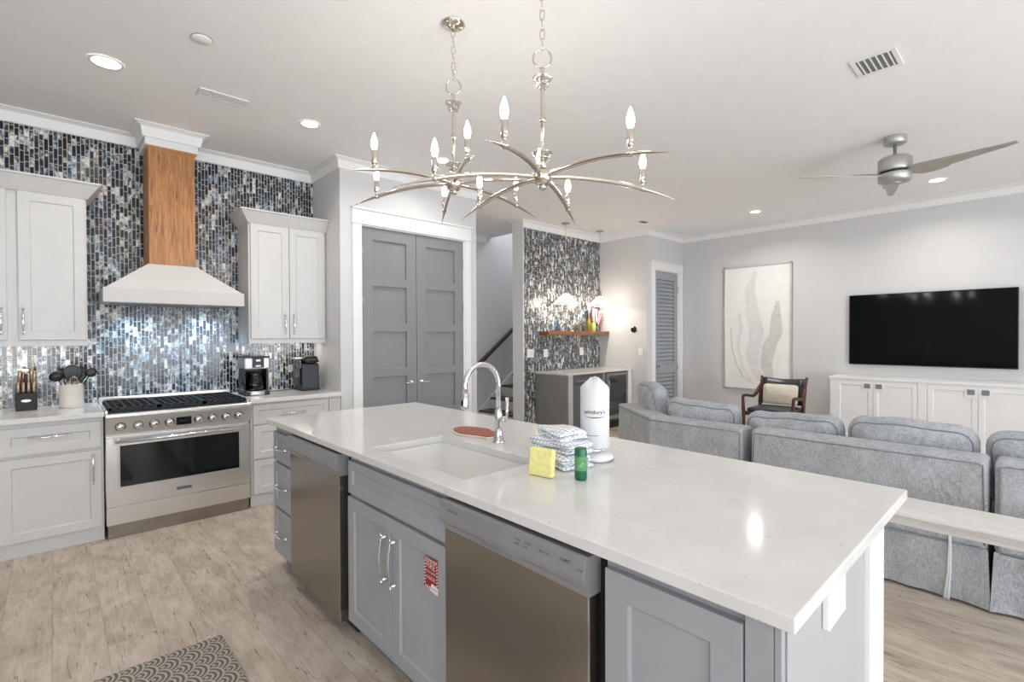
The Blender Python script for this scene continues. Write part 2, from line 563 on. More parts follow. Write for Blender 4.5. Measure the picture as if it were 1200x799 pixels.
def tag(o, label=None, cat=None, group=None, kind=None):
    if label: o['label'] = label
    if cat: o['category'] = cat
    if group: o['group'] = group
    if kind: o['kind'] = kind
    return o


def thing(name, label, cat, loc=(0, 0, 0), group=None):
    o = bpy.data.objects.new(name, None); COL.objects.link(o)
    o.empty_display_size = .05
    o.location = loc
    return tag(o, label, cat, group)


def struct(o):
    o['kind'] = 'structure'; return o


def dup(root, loc=None, rotz=None, label=None):
    def rec(o, par):
        c = o.copy(); COL.objects.link(c)
        if par is not None: c.parent = par
        for ch in list(o.children): rec(ch, c)
        return c
    r = rec(root, None)
    if loc is not None: r.location = loc
    if rotz is not None: r.rotation_euler = (0, 0, rotz)
    if label: r['label'] = label
    return r


def text(name, s, size, mp, mat, parent, depth=.0006, align='CENTER', squeeze=1.0):
    """lettering as a thin mesh; mp(u,v,w) maps the writing plane into the room"""
    cu = bpy.data.curves.new(name, 'FONT'); cu.body = s; cu.size = size; cu.align_x = align; cu.align_y = 'CENTER'
    cu.resolution_u = 2
    o = bpy.data.objects.new(name, cu); COL.objects.link(o)
    dg = bpy.context.evaluated_depsgraph_get()
    me = o.evaluated_get(dg).to_mesh()
    vs = [tuple(v.co) for v in me.vertices]; fs = [list(p.vertices) for p in me.polygons]
    o.evaluated_get(dg).to_mesh_clear()
    bpy.data.objects.remove(o); bpy.data.curves.remove(cu)
    b = MB(); b.add([mp(x * squeeze, y, depth) for x, y, z in vs], fs)
    return b.build(name, mat, parent)


# local frames (u across, v up, w out of the surface)
def onY(x0, y, z0):            # a face looking towards -Y
    return lambda u, v, w: (x0 + u, y - w, z0 + v)


def onX(x, y0, z0):            # a face looking towards -X, u runs with +Y
    return lambda u, v, w: (x - w, y0 + u, z0 + v)


def onXr(x, y0, z0):           # same face, u runs with -Y (reading direction seen from -X)
    return lambda u, v, w: (x - w, y0 - u, z0 + v)


def shaker(b, mp, w, h, t=.02, rail=.057, rec=.009, ch=.006):
    """shaker front: flat frame, chamfered inner lip, recessed panel, solid back"""
    a = [(0, 0), (w, 0), (w, h), (0, h)]
    i1 = [(rail, rail), (w - rail, rail), (w - rail, h - rail), (rail, h - rail)]
    r2 = rail + ch
    i2 = [(r2, r2), (w - r2, r2), (w - r2, h - r2), (r2, h - r2)]
    vs = [mp(u, v, 0) for u, v in a] + [mp(u, v, t) for u, v in a] + [mp(u, v, t) for u, v in i1] + [mp(u, v, t - rec) for u, v in i2]
    fs = [(3, 2, 1, 0)]
    for i in range(4):
        j = (i + 1) % 4
        fs += [(i, j, 4 + j, 4 + i), (4 + i, 4 + j, 8 + j, 8 + i), (8 + i, 8 + j, 12 + j, 12 + i)]
    fs += [(12, 13, 14, 15)]
    b.add(vs, fs)
    return b


def pull(mp, L, vertical=False, out=.032, r=.0055):
    """arched chrome pull with flared feet"""
    b = MB()
    def P(t, w): return mp(0, t, w) if vertical else mp(t, 0, w)
    pts = []; rad = []
    for i in range(13):
        k = i / 12; t = (k - .5) * L
        pts.append(P(t, out * (.72 + .28 * math.sin(PI * k)))); rad.append(r * (.75 + .45 * math.sin(PI * k)))
    b.tube(pts, rad, 8)
    for sg in (-1, 1):
        t = sg * (L / 2 - .008)
        b.tube([P(t, 0), P(t, .006), P(t, out * .72 + .003)], [r * 1.7, r * 1.25, r * 1.1], 8)
        e = sg * L / 2
        b.tube([P(e - sg * .012, out * .72), P(e + sg * .014, out * .8)], [r * 1.15, r * .7], 8)
    return b


# ------------------------------------------------------------------ room shell
struct(MB().box(-3.1, 8.3, -4.2, 6.6, -.06, 0).build('floor', M['floor']))
c = MB()
SX, SY = 5.48, 5.34            # the stairwell opening in the ceiling
c.box(-3.1, 8.3, -4.2, SY, HC, HC + .12)
c.box(-3.1, SX, SY, 6.6, HC, HC + .12)
c.box(SX, 8.3, SY, 6.6, 4.9, 5.0)
struct(c.build('ceiling', M['ceil']))

YW = 5.13                      # kitchen and bar wall plane
struct(MB().box(-3.1, 2.065, YW, YW + .15, 0, HC).build('wall_kitchen', M['mosaic']))
XP, YP, XPR = 1.965, 4.473, 3.59
w = MB()
w.box(XP, XP + .1, YP, YW + .15, 0, HC)
w.box(XP + .1, 2.172, YP, YP + .1, 0, HC)
w.box(3.42, XPR, YP, YP + .1, 0, HC)
w.box(2.172, 3.42, YP, YP + .1, 2.50, HC)
w.box(XPR - .1, XPR, YP + .1, 6.41, 0, HC)
w.box(2.165, 3.43, YP + .3, YP + .4, 0, HC)
struct(w.build('wall_pantry', M['wall']))
w = MB()
w.box(3.4, 8.3, 6.41, 6.56, 0, 4.95)
w.box(SX - .1, SX, SY, 6.41, HC + .11, 4.95)
struct(w.build('wall_hall', M['wall']))
XB = 4.99
w = MB()
w.box(XB, 6.95, YW + .008, SY, 0, HC)
w.box(SX, 8.3, SY - .1, SY, HC + .001, 4.95)
struct(w.build('wall_bar', M['wall']))
struct(MB().box(XB, 6.8, YW - .004, YW + .008, 0, HC - .06).build('wall_bar_tile', M['mosaic']))
struct(MB().box(XB - .014, XB, YW - .012, SY + .004, 0, HC - .08).build('trim_1', M['trim'], bevel=.002))
XN, YL = 6.80, 4.22
w = MB()
w.box(XN, XN + .15, YL, YW + .15, 0, HC)
w.box(XN + .15, 7.02, YL, YL + .1, 0, HC)
w.box(7.78, 7.95, YL, YL + .1, 0, HC)
w.box(7.02, 7.78, YL, YL + .1, 2.47, HC)
w.box(7.0, 7.8, YL + .3, YL + .35, 0, HC)
struct(w.build('wall_niche', M['wall']))
XT = 7.92
struct(MB().box(XT, XT + .15, -4.2, 6.56, 0, 4.95).build('wall_right', M['wall']))
# walls behind and beside the camera, with windows
w = MB()
w.box(-3.1, -2.3, -4.2, -4.05, 0, HC); w.box(.1, 1.1, -4.2, -4.05, 0, HC); w.box(5.3, 8.05, -4.2, -4.05, 0, HC)
w.box(-2.3, .1, -4.2, -4.05, 0, .7); w.box(-2.3, .1, -4.2, -4.05, 2.5, HC); w.box(1.1, 5.3, -4.2, -4.05, 2.5, HC)
struct(w.build('wall_front', M['wall']))
w = MB()
w.box(-3.1, -2.95, -4.2, -3.2, 0, HC); w.box(-3.1, -2.95, -.5, 5.2, 0, HC)
w.box(-3.1, -2.95, -3.2, -.5, 0, .85); w.box(-3.1, -2.95, -3.2, -.5, 2.4, HC)
struct(w.build('wall_left', M['wall']))


def window(name, u0, u1, z0, z1, mp, nlites):
    f = MB(); t = .06
    f.box(u0, u1, z0, z0 + t, 0, .08, mp); f.box(u0, u1, z1 - t, z1, 0, .08, mp)
    f.box(u0, u0 + t, z0 + t, z1 - t, 0, .08, mp); f.box(u1 - t, u1, z0 + t, z1 - t, 0, .08, mp)
    for k in range(1, nlites):
        x = u0 + (u1 - u0) * k / nlites
        f.box(x - t / 2, x + t / 2, z0 + t, z1 - t, 0, .08, mp)
    o = struct(f.build(name, M['trim']))
    p = MB(); p.box(u0 + .02, u1 - .02, z0 + .02, z1 - .02, .035, .043, mp)
    p.build('pane', M['pane'], o)


window('window_1', 1.1, 5.3, 0.0, 2.5, lambda u, v, w: (u, -4.18 + w, v), 3)
window('window_2', -2.3, .1, .7, 2.5, lambda u, v, w: (u, -4.18 + w, v), 2)

window('side_window_added', -3.2, -.5, .85, 2.4, lambda u, v, w: (-3.08 + w, u, v), 2)  # unseen window added so light reaches the island fronts from the left


def crown(name, pts, h=.1, d=.068, closed=False):
    """crown moulding along a plan polyline; the room lies to the right of the direction of travel"""
    prof = [(0, 0), (0, -h), (.014, -h), (.018, -h + .008), (.03, -.026), (.038, -.022), (d - .012, -.011), (d, -.009), (d, 0)]
    n = len(pts); P = [Vector(p) for p in pts]
    vs = []
    for i in range(n):
        dirs = []
        if i > 0: dirs.append((P[i] - P[i - 1]).normalized())
        if i < n - 1: dirs.append((P[i + 1] - P[i]).normalized())
        ns = [Vector((q.y, -q.x)) for q in dirs]
        if len(ns) == 2:
            m = ns[0] + ns[1]; m = m / (m.dot(ns[0]))
        else: m = ns[0]
        for o, z in prof:
            vs.append((P[i].x + m.x * o, P[i].y + m.y * o, HC + z))
    k = len(prof)
    fs = [(i * k + j, i * k + (j + 1) % k, (i + 1) * k + (j + 1) % k, (i + 1) * k + j) for i in range(n - 1) for j in range(k)]
    fs += [list(range(k)), list(range((n - 1) * k, n * k))[::-1]]
    b = MB(); b.add(vs, fs)
    return struct(b.build(name, M['trim']))


CHX0, CHX1, CHY = .555, .868, 4.80
crown('trim_2', [(-2.95, YW), (CHX0 - .022, YW), (CHX0 - .022, CHY - .022), (CHX1 + .022, CHY - .022), (CHX1 + .022, YW), (XP, YW), (XP, YP), (XPR, YP), (XPR, 6.41), (SX - .12, 6.41)])
crown('trim_3', [(XB - .0, SY), (XB - .0, YW), (XN, YW), (XN, YL), (XT, YL), (XT, -4.05)], .1, .09)
b = MB()
b.box(XT - .015, XT, -4.05, YL - .0, 0, .13); b.box(7.9, XT, YL - .015, YL, 0, .13); b.box(6.8, 6.9, YL - .015, YL, 0, .13); b.box(XN - .015, XN, YL, YW - .6, 0, .13)
struct(b.build('baseboard_right', M['trim'], bevel=.003))
b = MB()
b.box(XPR, 6.2, 6.395, 6.41, 0, .13); b.box(XPR, XPR + .015, YP, 6.39, 0, .13)
struct(b.build('baseboard_hall', M['trim'], bevel=.003))


# door casings (craftsman head)
def casing(name, x0, x1, ztop, y, jamb, head, xr=None):
    b = MB()
    xr = xr or x1 + jamb
    b.box(x0 - jamb, x0, y - .02, y, 0, ztop); b.box(x1, xr - .012, y - .02, y, 0, ztop)
    b.box(x0 - jamb - .012, xr, y - .026, y, ztop, ztop + .018)
    b.box(x0 - jamb - .004, xr - .008, y - .022, y, ztop + .018, ztop + head - .02)
    b.box(x0 - jamb - .018, xr + .006, y - .036, y, ztop + head - .02, ztop + head)
    b.box(x0, x0 + .012, y, y + .1, 0, ztop); b.box(x1 - .012, x1, y, y + .1, 0, ztop); b.box(x0, x1, y, y + .1, ztop - .012, ztop + .001)
    return struct(b.build(name, M['trim'], bevel=.002))


casing('trim_4', 2.172, 3.42, 2.50, YP, .09, .16)
casing('trim_5', 7.02, 7.78, 2.47, YL, .11, .14, 7.91)


# ------------------------------------------------------------------ doors
def lever(parent, mp, s, mat):
    b = MB()
    b.lathe([(.026, 0), (.026, .008), (.012, .012), (.009, .045)], mp=lambda x, y, z: mp(x, y, z), n=16)
    b.tube([mp(0, 0, .045), mp(s * .03, .002, .048), mp(s * .075, .004, .046), mp(s * .1, .0, .04)], [.0085, .008, .0075, .006], 8)
    return b.build('handle', mat, parent)


def hinges(parent, x, y, zs, mat):
    for z in zs:
        b = MB(); b.box(x - .012, x + .012, y - .006, y, z - .045, z + .045)
        b.tube([(x, y - .008, z - .05), (x, y - .008, z + .05)], .006, 8)
        b.build('hinge', mat, parent)


def panel_door(name, x0, x1, s):
    y = YP + .012; t = .04
    z0, z1 = .012, 2.484
    st = .115; pitch = .4515; ph = .365; zt = 2.37
    b = MB()
    wdt = x1 - x0
    # rails and stiles as one face with five sunk panels
    xs = [x0, x0 + st, x1 - st, x1]
    zs = [z0]
    tops = [zt - k * pitch for k in range(5)][::-1]
    for zz in tops: zs += [max(z0 + .12, zz - ph), zz]
    zs.append(z1)
    b.box(x0, xs[1], y, y + t, z0, z1); b.box(xs[2], x1, y, y + t, z0, z1)
    for i in range(0, len(zs), 2): b.box(xs[1], xs[2], y, y + t, zs[i], zs[i + 1])
    for i in range(1, len(zs) - 1, 2): b.box(xs[1] - .002, xs[2] + .002, y + .02, y + t - .004, zs[i] - .002, zs[i + 1] + .002)
    o = struct(b.build(name, M['gdoor'], bevel=.002))
    lever(o, onY(x1 - .06 if s > 0 else x0 + .06, y, .94), -s, M['chrome'])
    hinges(o, x0 + .004 if s > 0 else x1 - .004, y, (.3, 1.75, 2.24) , M['steel_plain'])
    return o


panel_door('door_1', 2.186, 2.793, 1)
panel_door('door_2', 2.798, 3.406, -1)

# louvred door
x0, x1, y = 7.034, 7.766, YL + .012
b = MB(); st = .085
b.box(x0, x0 + st, y, y + .036, .012, 2.455); b.box(x1 - st - .03, x1, y, y + .036, .012, 2.455)
for z0, z1 in ((.012, .2), (.8, .95), (2.33, 2.455)): b.box(x0 + st, x1 - st - .03, y, y + .036, z0, z1)
d3 = struct(b.build('door_3', M['louvre_lit_paint'], bevel=.002))
b = MB()
for za, zb in ((.2, .8), (.95, 2.33)):
    n = int((zb - za) / .062)
    for k in range(n):
        z = za + (zb - za) * (k + .5) / n
        dz, dy = .026, .012
        pl = [(dy - .006, dz), (dy + .005, dz), (-dy + .006, -dz), (-dy - .005, -dz)]
        b.prism([(y + .018 + p, z + q) for p, q in pl], x0 + st - .005, x1 - st - .025, lambda a, bb, h: (h, a, bb))
b.box(x0 + st - .005, x1 - st - .025, y + .033, y + .037, .2, 2.33)
b.build('slats', M['louvre_lit_paint'], d3)
b = MB(); b.lathe([(.024, 0), (.024, .006), (.009, .01), (.009, .035), (.026, .042), (.026, .058), (.012, .064)], mp=onY(7.12, y, .935), n=16)
b.build('knob', M['steel_plain'], d3)
hinges(d3, x1 - .002, y, (.3, .89, 2.19), M['steel_plain'])


# ------------------------------------------------------------------ kitchen wall: base cabinets
YC = 4.46                      # door fronts
def base_box(parent, x0, x1, mat, yfront=YC + .02, yback=YW - .006):
    b = MB()
    b.box(x0, x1, yfront, yback, .1, .868)
    return b.build('body', mat, parent, bevel=.001)


def front(parent, name, x0, x1, z0, z1, mat, hpos=None, rail=.057, hl=.19):
    b = shaker(MB(), onY(x0, YC + .02, z0), x1 - x0, z1 - z0, .02, rail)
    o = b.build(name, mat, parent, bevel=.0015)
    if hpos:
        hx, hz, vert = hpos
        pull(onY(hx, YC, hz), hl, vert).build('handle', M['chrome'], o)
    return o


def toe(parent, x0, x1, mat):
    MB().box(x0, x1, YC + .028, YC + .05, 0, .1).build('toe_kick', mat, parent, bevel=.001)


t = thing('base_cabinet', 'white base cabinet left of the range with one drawer above one door', 'cabinet', (-.05, 4.8, 0))
base_box(t, -.30, .246, M['cab']); toe(t, -.30, .246, M['cab'])
front(t, 'drawer', -.268, .232, .66, .838, M['cab'], (-.026, .77, False))
front(t, 'door', -.268, .232, .105, .64, M['cab'], (.188, .52, True))

t = thing('base_cabinet', 'white three drawer base cabinet right of the range beside the pantry wall', 'cabinet', (1.57, 4.8, 0))
base_box(t, 1.186, XP - .003, M['cab']); toe(t, 1.186, XP - .003, M['cab'])
front(t, 'drawer', 1.205, 1.84, .69, .85, M['cab'], (1.522, .763, False), .045)
front(t, 'drawer', 1.205, 1.84, .40, .68, M['cab'], (1.522, .545, False))
front(t, 'drawer', 1.205, 1.84, .105, .39, M['cab'], (1.522, .255, False))
shaker(MB(), onY(1.85, YC + .02, .105), .1, .745, .012, .022, .006).build('filler_panel', M['cab'], t, bevel=.001)

tag(MB().box(-.32, .250, YC - .03, YW - .002, .870, .905).build('countertop', M['quartz'], bevel=.003),
    'pale quartz counter slab left of the range under the knife block', 'countertop')
tag(MB().box(1.178, XP - .002, YC - .03, YW - .002, .870, .905).build('countertop', M['quartz'], bevel=.003),
    'pale quartz counter slab right of the range under the coffee makers', 'countertop')


# upper cabinets
YU = 4.79
def upper(x0, x1, label, doors, crown_l, crown_r, hs, stile=.0):
    t = thing('wall_cabinet', label, 'cabinet', ((x0 + x1) / 2, 5.0, 1.36))
    b = MB(); b.box(x0, x1, YU + .02, YW - .002, 1.40, 2.46)
    b.build('body', M['cab'], t, bevel=.001)
    b = MB(); b.box(x0 - .0, x1 + .0, YU + .012, YU + .032, 1.36, 1.402)
    if crown_r: b.box(x1 - .02, x1, YU + .032, YW - .002, 1.36, 1.402)
    if crown_l: b.box(x0, x0 + .02, YU + .032, YW - .002, 1.36, 1.402)
    b.build('light_rail', M['cab'], t, bevel=.002)
    for (a, c_), hx in zip(doors, hs):
        sh = shaker(MB(), onY(a, YU + .02, 1.405), c_ - a, 2.435 - 1.405, .02, .06)
        o = sh.build('door', M['cab'], t, bevel=.0015)
        pull(onY(hx, YU, 1.54), .17, True, .03).build('handle', M['chrome'], o)
    # flared crown
    z0, z1, d = 2.435, 2.545, .085
    pr = [(0, z0), (.006, z0), (d - .012, z1 - .016), (d, z1 - .012), (d, z1), (0, z1)]
    L = d if crown_l else 0; R = d if crown_r else 0
    yb, yf = YW - .002, YU + .002
    vs = []
    for o_, z in pr:
        k = o_ / d
        vs += [(x0 - L * k, yb, z), (x0 - L * k, yf - o_, z), (x1 + R * k, yf - o_, z), (x1 + R * k, yb, z)]
    fs = []
    for i in range(len(pr) - 1):
        for j in range(3): fs.append((i * 4 + j, i * 4 + j + 1, i * 4 + 5 + j, i * 4 + 4 + j))
    e = (len(pr) - 1) * 4
    fs += [(0, 1, 2, 3), (e, e + 3, e + 2, e + 1), tuple(i * 4 for i in range(len(pr))), tuple(i * 4 + 3 for i in range(len(pr)))[::-1]]
    MB().add(vs, fs).build('crown', M['cab'], t)
    return t


upper(-.66, .182, 'white wall cabinet left of the hood above the knife block', [(-.64, -.235), (-.178, .172)], False, True, (-.262, -.155))
upper(1.27, XP - .004, 'white two door wall cabinet right of the hood above the coffee makers', [(1.285, 1.612), (1.617, 1.945)], True, False, (1.572, 1.65))


# range hood
t = thing('range_hood', 'white tapered range hood with an oak chimney above the range', 'range hood', (.72, 4.9, 1.68))
HX0, HX1, HY = .263, 1.195, 4.65
b = MB()
b.box(HX0, HX1, HY, YW - .002, 1.682, 1.79)
z1 = 2.0
vs = [(HX0 + .012, HY + .008, 1.79), (HX1 - .012, HY + .008, 1.79), (HX1 - .012, YW - .002, 1.79), (HX0 + .012, YW - .002, 1.79),
      (CHX0 - .008, CHY - .006, z1), (CHX1 + .008, CHY - .006, z1), (CHX1 + .008, YW - .002, z1), (CHX0 - .008, YW - .002, z1)]
b.add(vs, [(0, 1, 5, 4), (1, 2, 6, 5), (2, 3, 7, 6), (3, 0, 4, 7), (4, 5, 6, 7), (3, 2, 1, 0)])
b.build('canopy', plain('hood_paint', (202, 200, 197), .5, var=.006), t, bevel=.002)
b = MB(); b.box(HX0 + .05, HX1 - .05, HY + .06, YW - .04, 1.678, 1.684)
b.build('filter_panel', M['grey_plastic'], t)
MB().box(CHX0, CHX1, CHY, YW - .002, z1, 2.94).build('chimney', M['oak'], t, bevel=.002)
b = MB(); b.box(CHX0 - .021, CHX1 + .021, CHY - .021, YW - .002, 2.935, HC - .001)
b.build('chimney_collar', M['trim'], t, bevel=.002)
for hx in (.5, .96):
    d = bpy.data.lights.new('hood_lamp', 'SPOT'); d.energy = 17; d.spot_size = 2.3; d.spot_blend = .8; d.color = (.5, .75, 1.0); d.shadow_soft_size = .09
    o = bpy.data.objects.new('hood_lamp', d); COL.objects.link(o); o.parent = t
    o.location = Vector((hx, 4.98, 1.66)) - Vector(t.location); o.rotation_euler = (math.radians(12), 0, 0)
# under-cabinet lamps
for nm, xx, wd in (('under_cabinet_lamp', -.12, .5), ('under_cabinet_lamp', 1.62, .55)):
    d = bpy.data.lights.new(nm, 'AREA'); d.shape = 'RECTANGLE'; d.size = wd; d.size_y = .04; d.energy = 1.4; d.color = (1, .92, .82)
    o = bpy.data.objects.new(nm, d); COL.objects.link(o); o.location = (xx, 5.0, 1.385)


# ------------------------------------------------------------------ range
RX0, RX1, RY = .256, 1.172, 4.44
t = thing('range', 'stainless steel professional range with eight knobs and a black grate top', 'range', (.714, 4.75, 0))
b = MB(); b.box(RX0, RX1, RY + .03, YW - .02, .1, .86)
b.build('body', M['steel'], t, bevel=.002)
b = MB()
pl = [(RY - .028, .853), (RY - .034, .862), (RY - .034, .876), (RY - .024, .885), (YW - .01, .885), (YW - .01, .853)]
b.prism(pl, RX0 - .002, RX1 + .002, lambda a, bb, h: (h, a, bb))
b.box(RX0 - .002, RX1 + .002, YW - .06, YW - .01, .885, .945)
b.box(RX0 - .002, RX0 + .014, RY + .02, YW - .06, .885, .905); b.box(RX1 - .014, RX1 + .002, RY + .02, YW - .06, .885, .905)
b.build('cooktop', M['steel_h'], t, bevel=.002)
MB().box(RX0 + .03, RX1 - .03, RY + .03, YW - .075, .884, .889).build('burner_tray', M['black_iron'], t)
for k in range(3):
    gx0 = RX0 + .022 + k * .291; gx1 = gx0 + .287
    g = MB(); gy0, gy1 = RY + .02, YW - .068; zt = .922
    for xx in (gx0, gx1 - .014): g.box(xx, xx + .014, gy0, gy1, zt - .022, zt)
    for yy in (gy0, (gy0 + gy1) / 2 - .007, gy1 - .014): g.box(gx0, gx1, yy, yy + .014, zt - .022, zt)
    for q in range(1, 6):
        xx = gx0 + (gx1 - gx0) * q / 6
        g.box(xx - .005, xx + .005, gy0, gy1, zt - .016, zt)
    for q in range(1, 10):
        yy = gy0 + (gy1 - gy0) * q / 10
        g.box(gx0, gx1, yy - .005, yy + .005, zt - .02, zt - .004)
    for xx in (gx0, gx1 - .014):
        for yy in (gy0, gy1 - .014): g.box(xx, xx + .014, yy, yy + .014, .886, zt)
    g.build('grate', M['black_iron'], t)
    for yy in (gy0 + .15, gy1 - .15):
        q = MB(); cx = (gx0 + gx1) / 2
        q.lathe([(.05, .888), (.05, .9), (.03, .902), (.03, .908), (.004, .909)], (cx, yy, 0), 20)
        q.build('burner', M['black_iron'], t)
b = MB()
pl = [(RY + .012, .725), (RY - .004, .725), (RY - .022, .85), (RY + .012, .85)]
b.prism(pl, RX0, RX1, lambda a, bb, h: (h, a, bb))
cp = b.build('control_panel', M['steel_h'], t, bevel=.0015)
slope = math.atan2(.018, .125)
def onPanel(x, z):
    yy = RY - .004 - (z - .725) * .018 / .125
    ca, sa = math.cos(slope), math.sin(slope)
    return lambda u, v, w: (x + u, yy - v * sa - w * ca, z + v * ca - w * sa)
for kx in (.336, .437, .531, .624, .809, .902, .996, 1.088):
    k = MB(); mp = onPanel(kx, .79)
    k.lathe([(.03, 0), (.03, .004), (.026, .006), (.0235, .03), (.021, .034), (.004, .0345)], mp=mp, n=24)
    ko = k.build('knob', M['chrome'], cp)
    q = MB(); q.lathe([(.031, .0), (.031, .005), (.0265, .0055)], mp=mp, n=24); q.build('knob_ring', M['black'], ko)
d_ = MB(); mp = onPanel(.714, .79); d_.box(-.048, .048, -.03, .03, 0, .004, mp); d_.build('display', M['black_glass'], cp)
d_ = MB()
for k in range(4): d_.box(-.022 + k * .012, -.014 + k * .012, -.009, .009, .004, .0046, mp)
d_.build('clock_digits', M['charcoal'], cp)
# oven door with framed window
b = MB()
WX0, WX1, WZ0, WZ1 = .326, 1.10, .352, .66
b.box(RX0, RX1, RY, RY + .03, .226, WZ0); b.box(RX0, RX1, RY, RY + .03, WZ1, .712)
b.box(RX0, WX0, RY, RY + .03, WZ0, WZ1); b.box(WX1, RX1, RY, RY + .03, WZ0, WZ1)
dr = b.build('oven_door', M['steel'], t, bevel=.002)
b = MB(); b.box(WX0 - .004, WX1 + .004, RY + .008, RY + .02, WZ0 - .004, WZ1 + .004); b.build('oven_window', M['oven_glass'], dr)
b = MB(); fr = .012
b.box(WX0, WX1, RY - .003, RY + .008, WZ0 - 0, WZ0 + fr * .6); b.box(WX0, WX1, RY - .003, RY + .008, WZ1 - fr * .6, WZ1)
b.box(WX0, WX0 + fr * .6, RY - .003, RY + .008, WZ0, WZ1); b.box(WX1 - fr * .6, WX1, RY - .003, RY + .008, WZ0, WZ1)
b.build('window_frame', M['steel_h'], dr, bevel=.001)
b = MB(); hz = .69
b.tube([(.30, RY - .055, hz), (1.128, RY - .055, hz)], .014, 16)
for hx in (.325, 1.103): b.tube([(hx, RY, hz), (hx, RY - .055, hz)], [.013, .011], 12)
b.build('handle', M['chrome'], dr)
b = MB(); b.box(.665, .765, RY - .004, RY, .268, .292); bd = b.build('badge', M['grey_plastic'], dr, bevel=.001)
b = MB()
for k in range(7):
    xx = .671 + k * .0128
    b.box(xx, xx + .0028, RY - .0048, RY - .004, .272, .288); b.box(xx + .0062, xx + .009, RY - .0048, RY - .004, .272, .288)
    b.box(xx, xx + .009, RY - .0048, RY - .004, .284 if k % 2 else .278, .288 if k % 2 else .282)
b.build('badge_lettering', M['ink'], bd)
MB().box(RX0, RX1, RY, RY + .03, .098, .218).build('warming_drawer', M['steel'], t, bevel=.002)
MB().box(RX0 + .008, RX1 - .008, RY + .015, RY + .03, .0, .094).build('kick_plate', M['steel_dw'], t)


# ------------------------------------------------------------------ things on the kitchen counter
ZC = .905
t = thing('knife_block', 'black slanted knife block with champagne handled knives on the left counter', 'knife block', (-.15, 4.93, ZC))
b = MB()
pl = [(4.895, ZC), (4.885, 1.03), (4.945, 1.035), (5.0, 1.10), (5.045, 1.085), (5.03, ZC)]
b.prism(pl, -.205, -.095, lambda a, bb, h: (h, a, bb))
b.build('block', M['black'], t, bevel=.004)
lb = MB(); lb.lathe([(.026, 0), (.026, .001)], n=20, mp=lambda x, y, z: (-.15 + x, 4.889 - z, .975 + y * .38)); lb.build('name_plate', M['silver'], t)
for k in range(4):
    x = -.19 + k * .0265
    k_ = MB(); k_.tube([(x, 4.915, 1.0), (x, 4.90, 1.05), (x, 4.885, 1.105)], [.007, .0085, .0075], 8); k_.build('steak_knife', M['knife_handle'], t)
for k, (x, L) in enumerate(((-.185, .13), (-.155, .10), (-.125, .15), (-.11, .12))):
    k_ = MB(); k_.tube([(x, 4.98, 1.06), (x + .002, 4.955, 1.06 + L * .55), (x + .004, 4.935, 1.06 + L)], [.0115, .012, .010], 10)
    k_.build('knife', M['knife_handle'] if k != 1 else M['walnut'], t)
k_ = MB(); k_.box(-.193, -.137, 4.934, 4.95, 1.18, 1.2); k_.tube([(-.16, 4.985, 1.05), (-.165, 4.945, 1.19)], .009, 8); k_.build('scissors', M['knife_handle'], t)

t = thing('utensil_crock', 'cream ceramic crock on the left counter', 'crock', (.088, 4.88, ZC))
b = MB(); b.lathe([(.061, 0), (.067, .006), (.069, .03), (.068, .165), (.07, .172), (.064, .172), (.062, .02), (.001, .018)], (.088, 4.88, ZC), 28, caps=False)
b.build('pot', M['ceramic'], t)
def utensil(name, label, cat, base, tip, head, mat):
    t = thing(name, label, cat, base, 'kitchen tools in the crock')
    v = Vector(tip) - Vector(base)
    MB().tube([base, Vector(base) + v * .5, tip], [.0045, .005, .004], 8).build('stem', mat, t)
    h = MB()
    d = v.normalized(); sd = d.cross(Vector((0, 1, 0))).normalized(); up = sd.cross(d)
    w_, l_, th = head[0] * 1.25, head[1] * 1.15, head[2]
    def mp(x, y, z): return Vector(tip) + d * (y * l_ + l_ * .7) + sd * (x * w_) + up * (z * th)
    h.ball((0, 0, 0), 1, 14)
    h.v = [mp(*p) for p in h.v]
    h.build('head', mat, t)
B0 = (.088, 4.88, .94)
utensil('spatula', 'broad black turner standing in the middle of the crock', 'utensil', B0, (.095, 4.875, 1.115), (.045, .055, .004), M['black'])
utensil('ladle', 'black ladle leaning left out of the crock', 'utensil', B0, (.02, 4.87, 1.115), (.036, .034, .02), M['black'])
utensil('spoon', 'round black spoon leaning far right out of the crock', 'utensil', B0, (.19, 4.88, 1.135), (.026, .032, .008), M['black'])
utensil('slotted_spoon', 'black slotted spoon leaning slightly right in the crock', 'utensil', B0, (.13, 4.895, 1.11), (.034, .05, .006), M['black'])
utensil('serving_spoon', 'small black spoon leaning left behind the ladle', 'utensil', B0, (.045, 4.91, 1.13), (.026, .036, .007), M['black'])
t = thing('whisk', 'steel balloon whisk standing at the front of the crock', 'utensil', (.1, 4.85, .94), 'kitchen tools in the crock')
MB().tube([(.1, 4.85, .93), (.102, 4.845, 1.07)], .006, 8).build('grip', M['knife_handle'], t)
b = MB()
for k in range(5):
    a = PI * k / 5
    pts = [(.102 + .024 * math.sin(PI * i / 12) * math.cos(a) * (1 if i < 13 else 1) * (1), 4.845 + .024 * math.sin(PI * i / 12) * math.sin(a), 1.065 + .075 * i / 12) for i in range(13)]
    pts2 = [(.204 - p[0], 9.69 - p[1], p[2]) for p in pts]
    b.tube(pts, .0014, 6); b.tube(pts2, .0014, 6)
b.build('wires', M['knife_handle'], t)

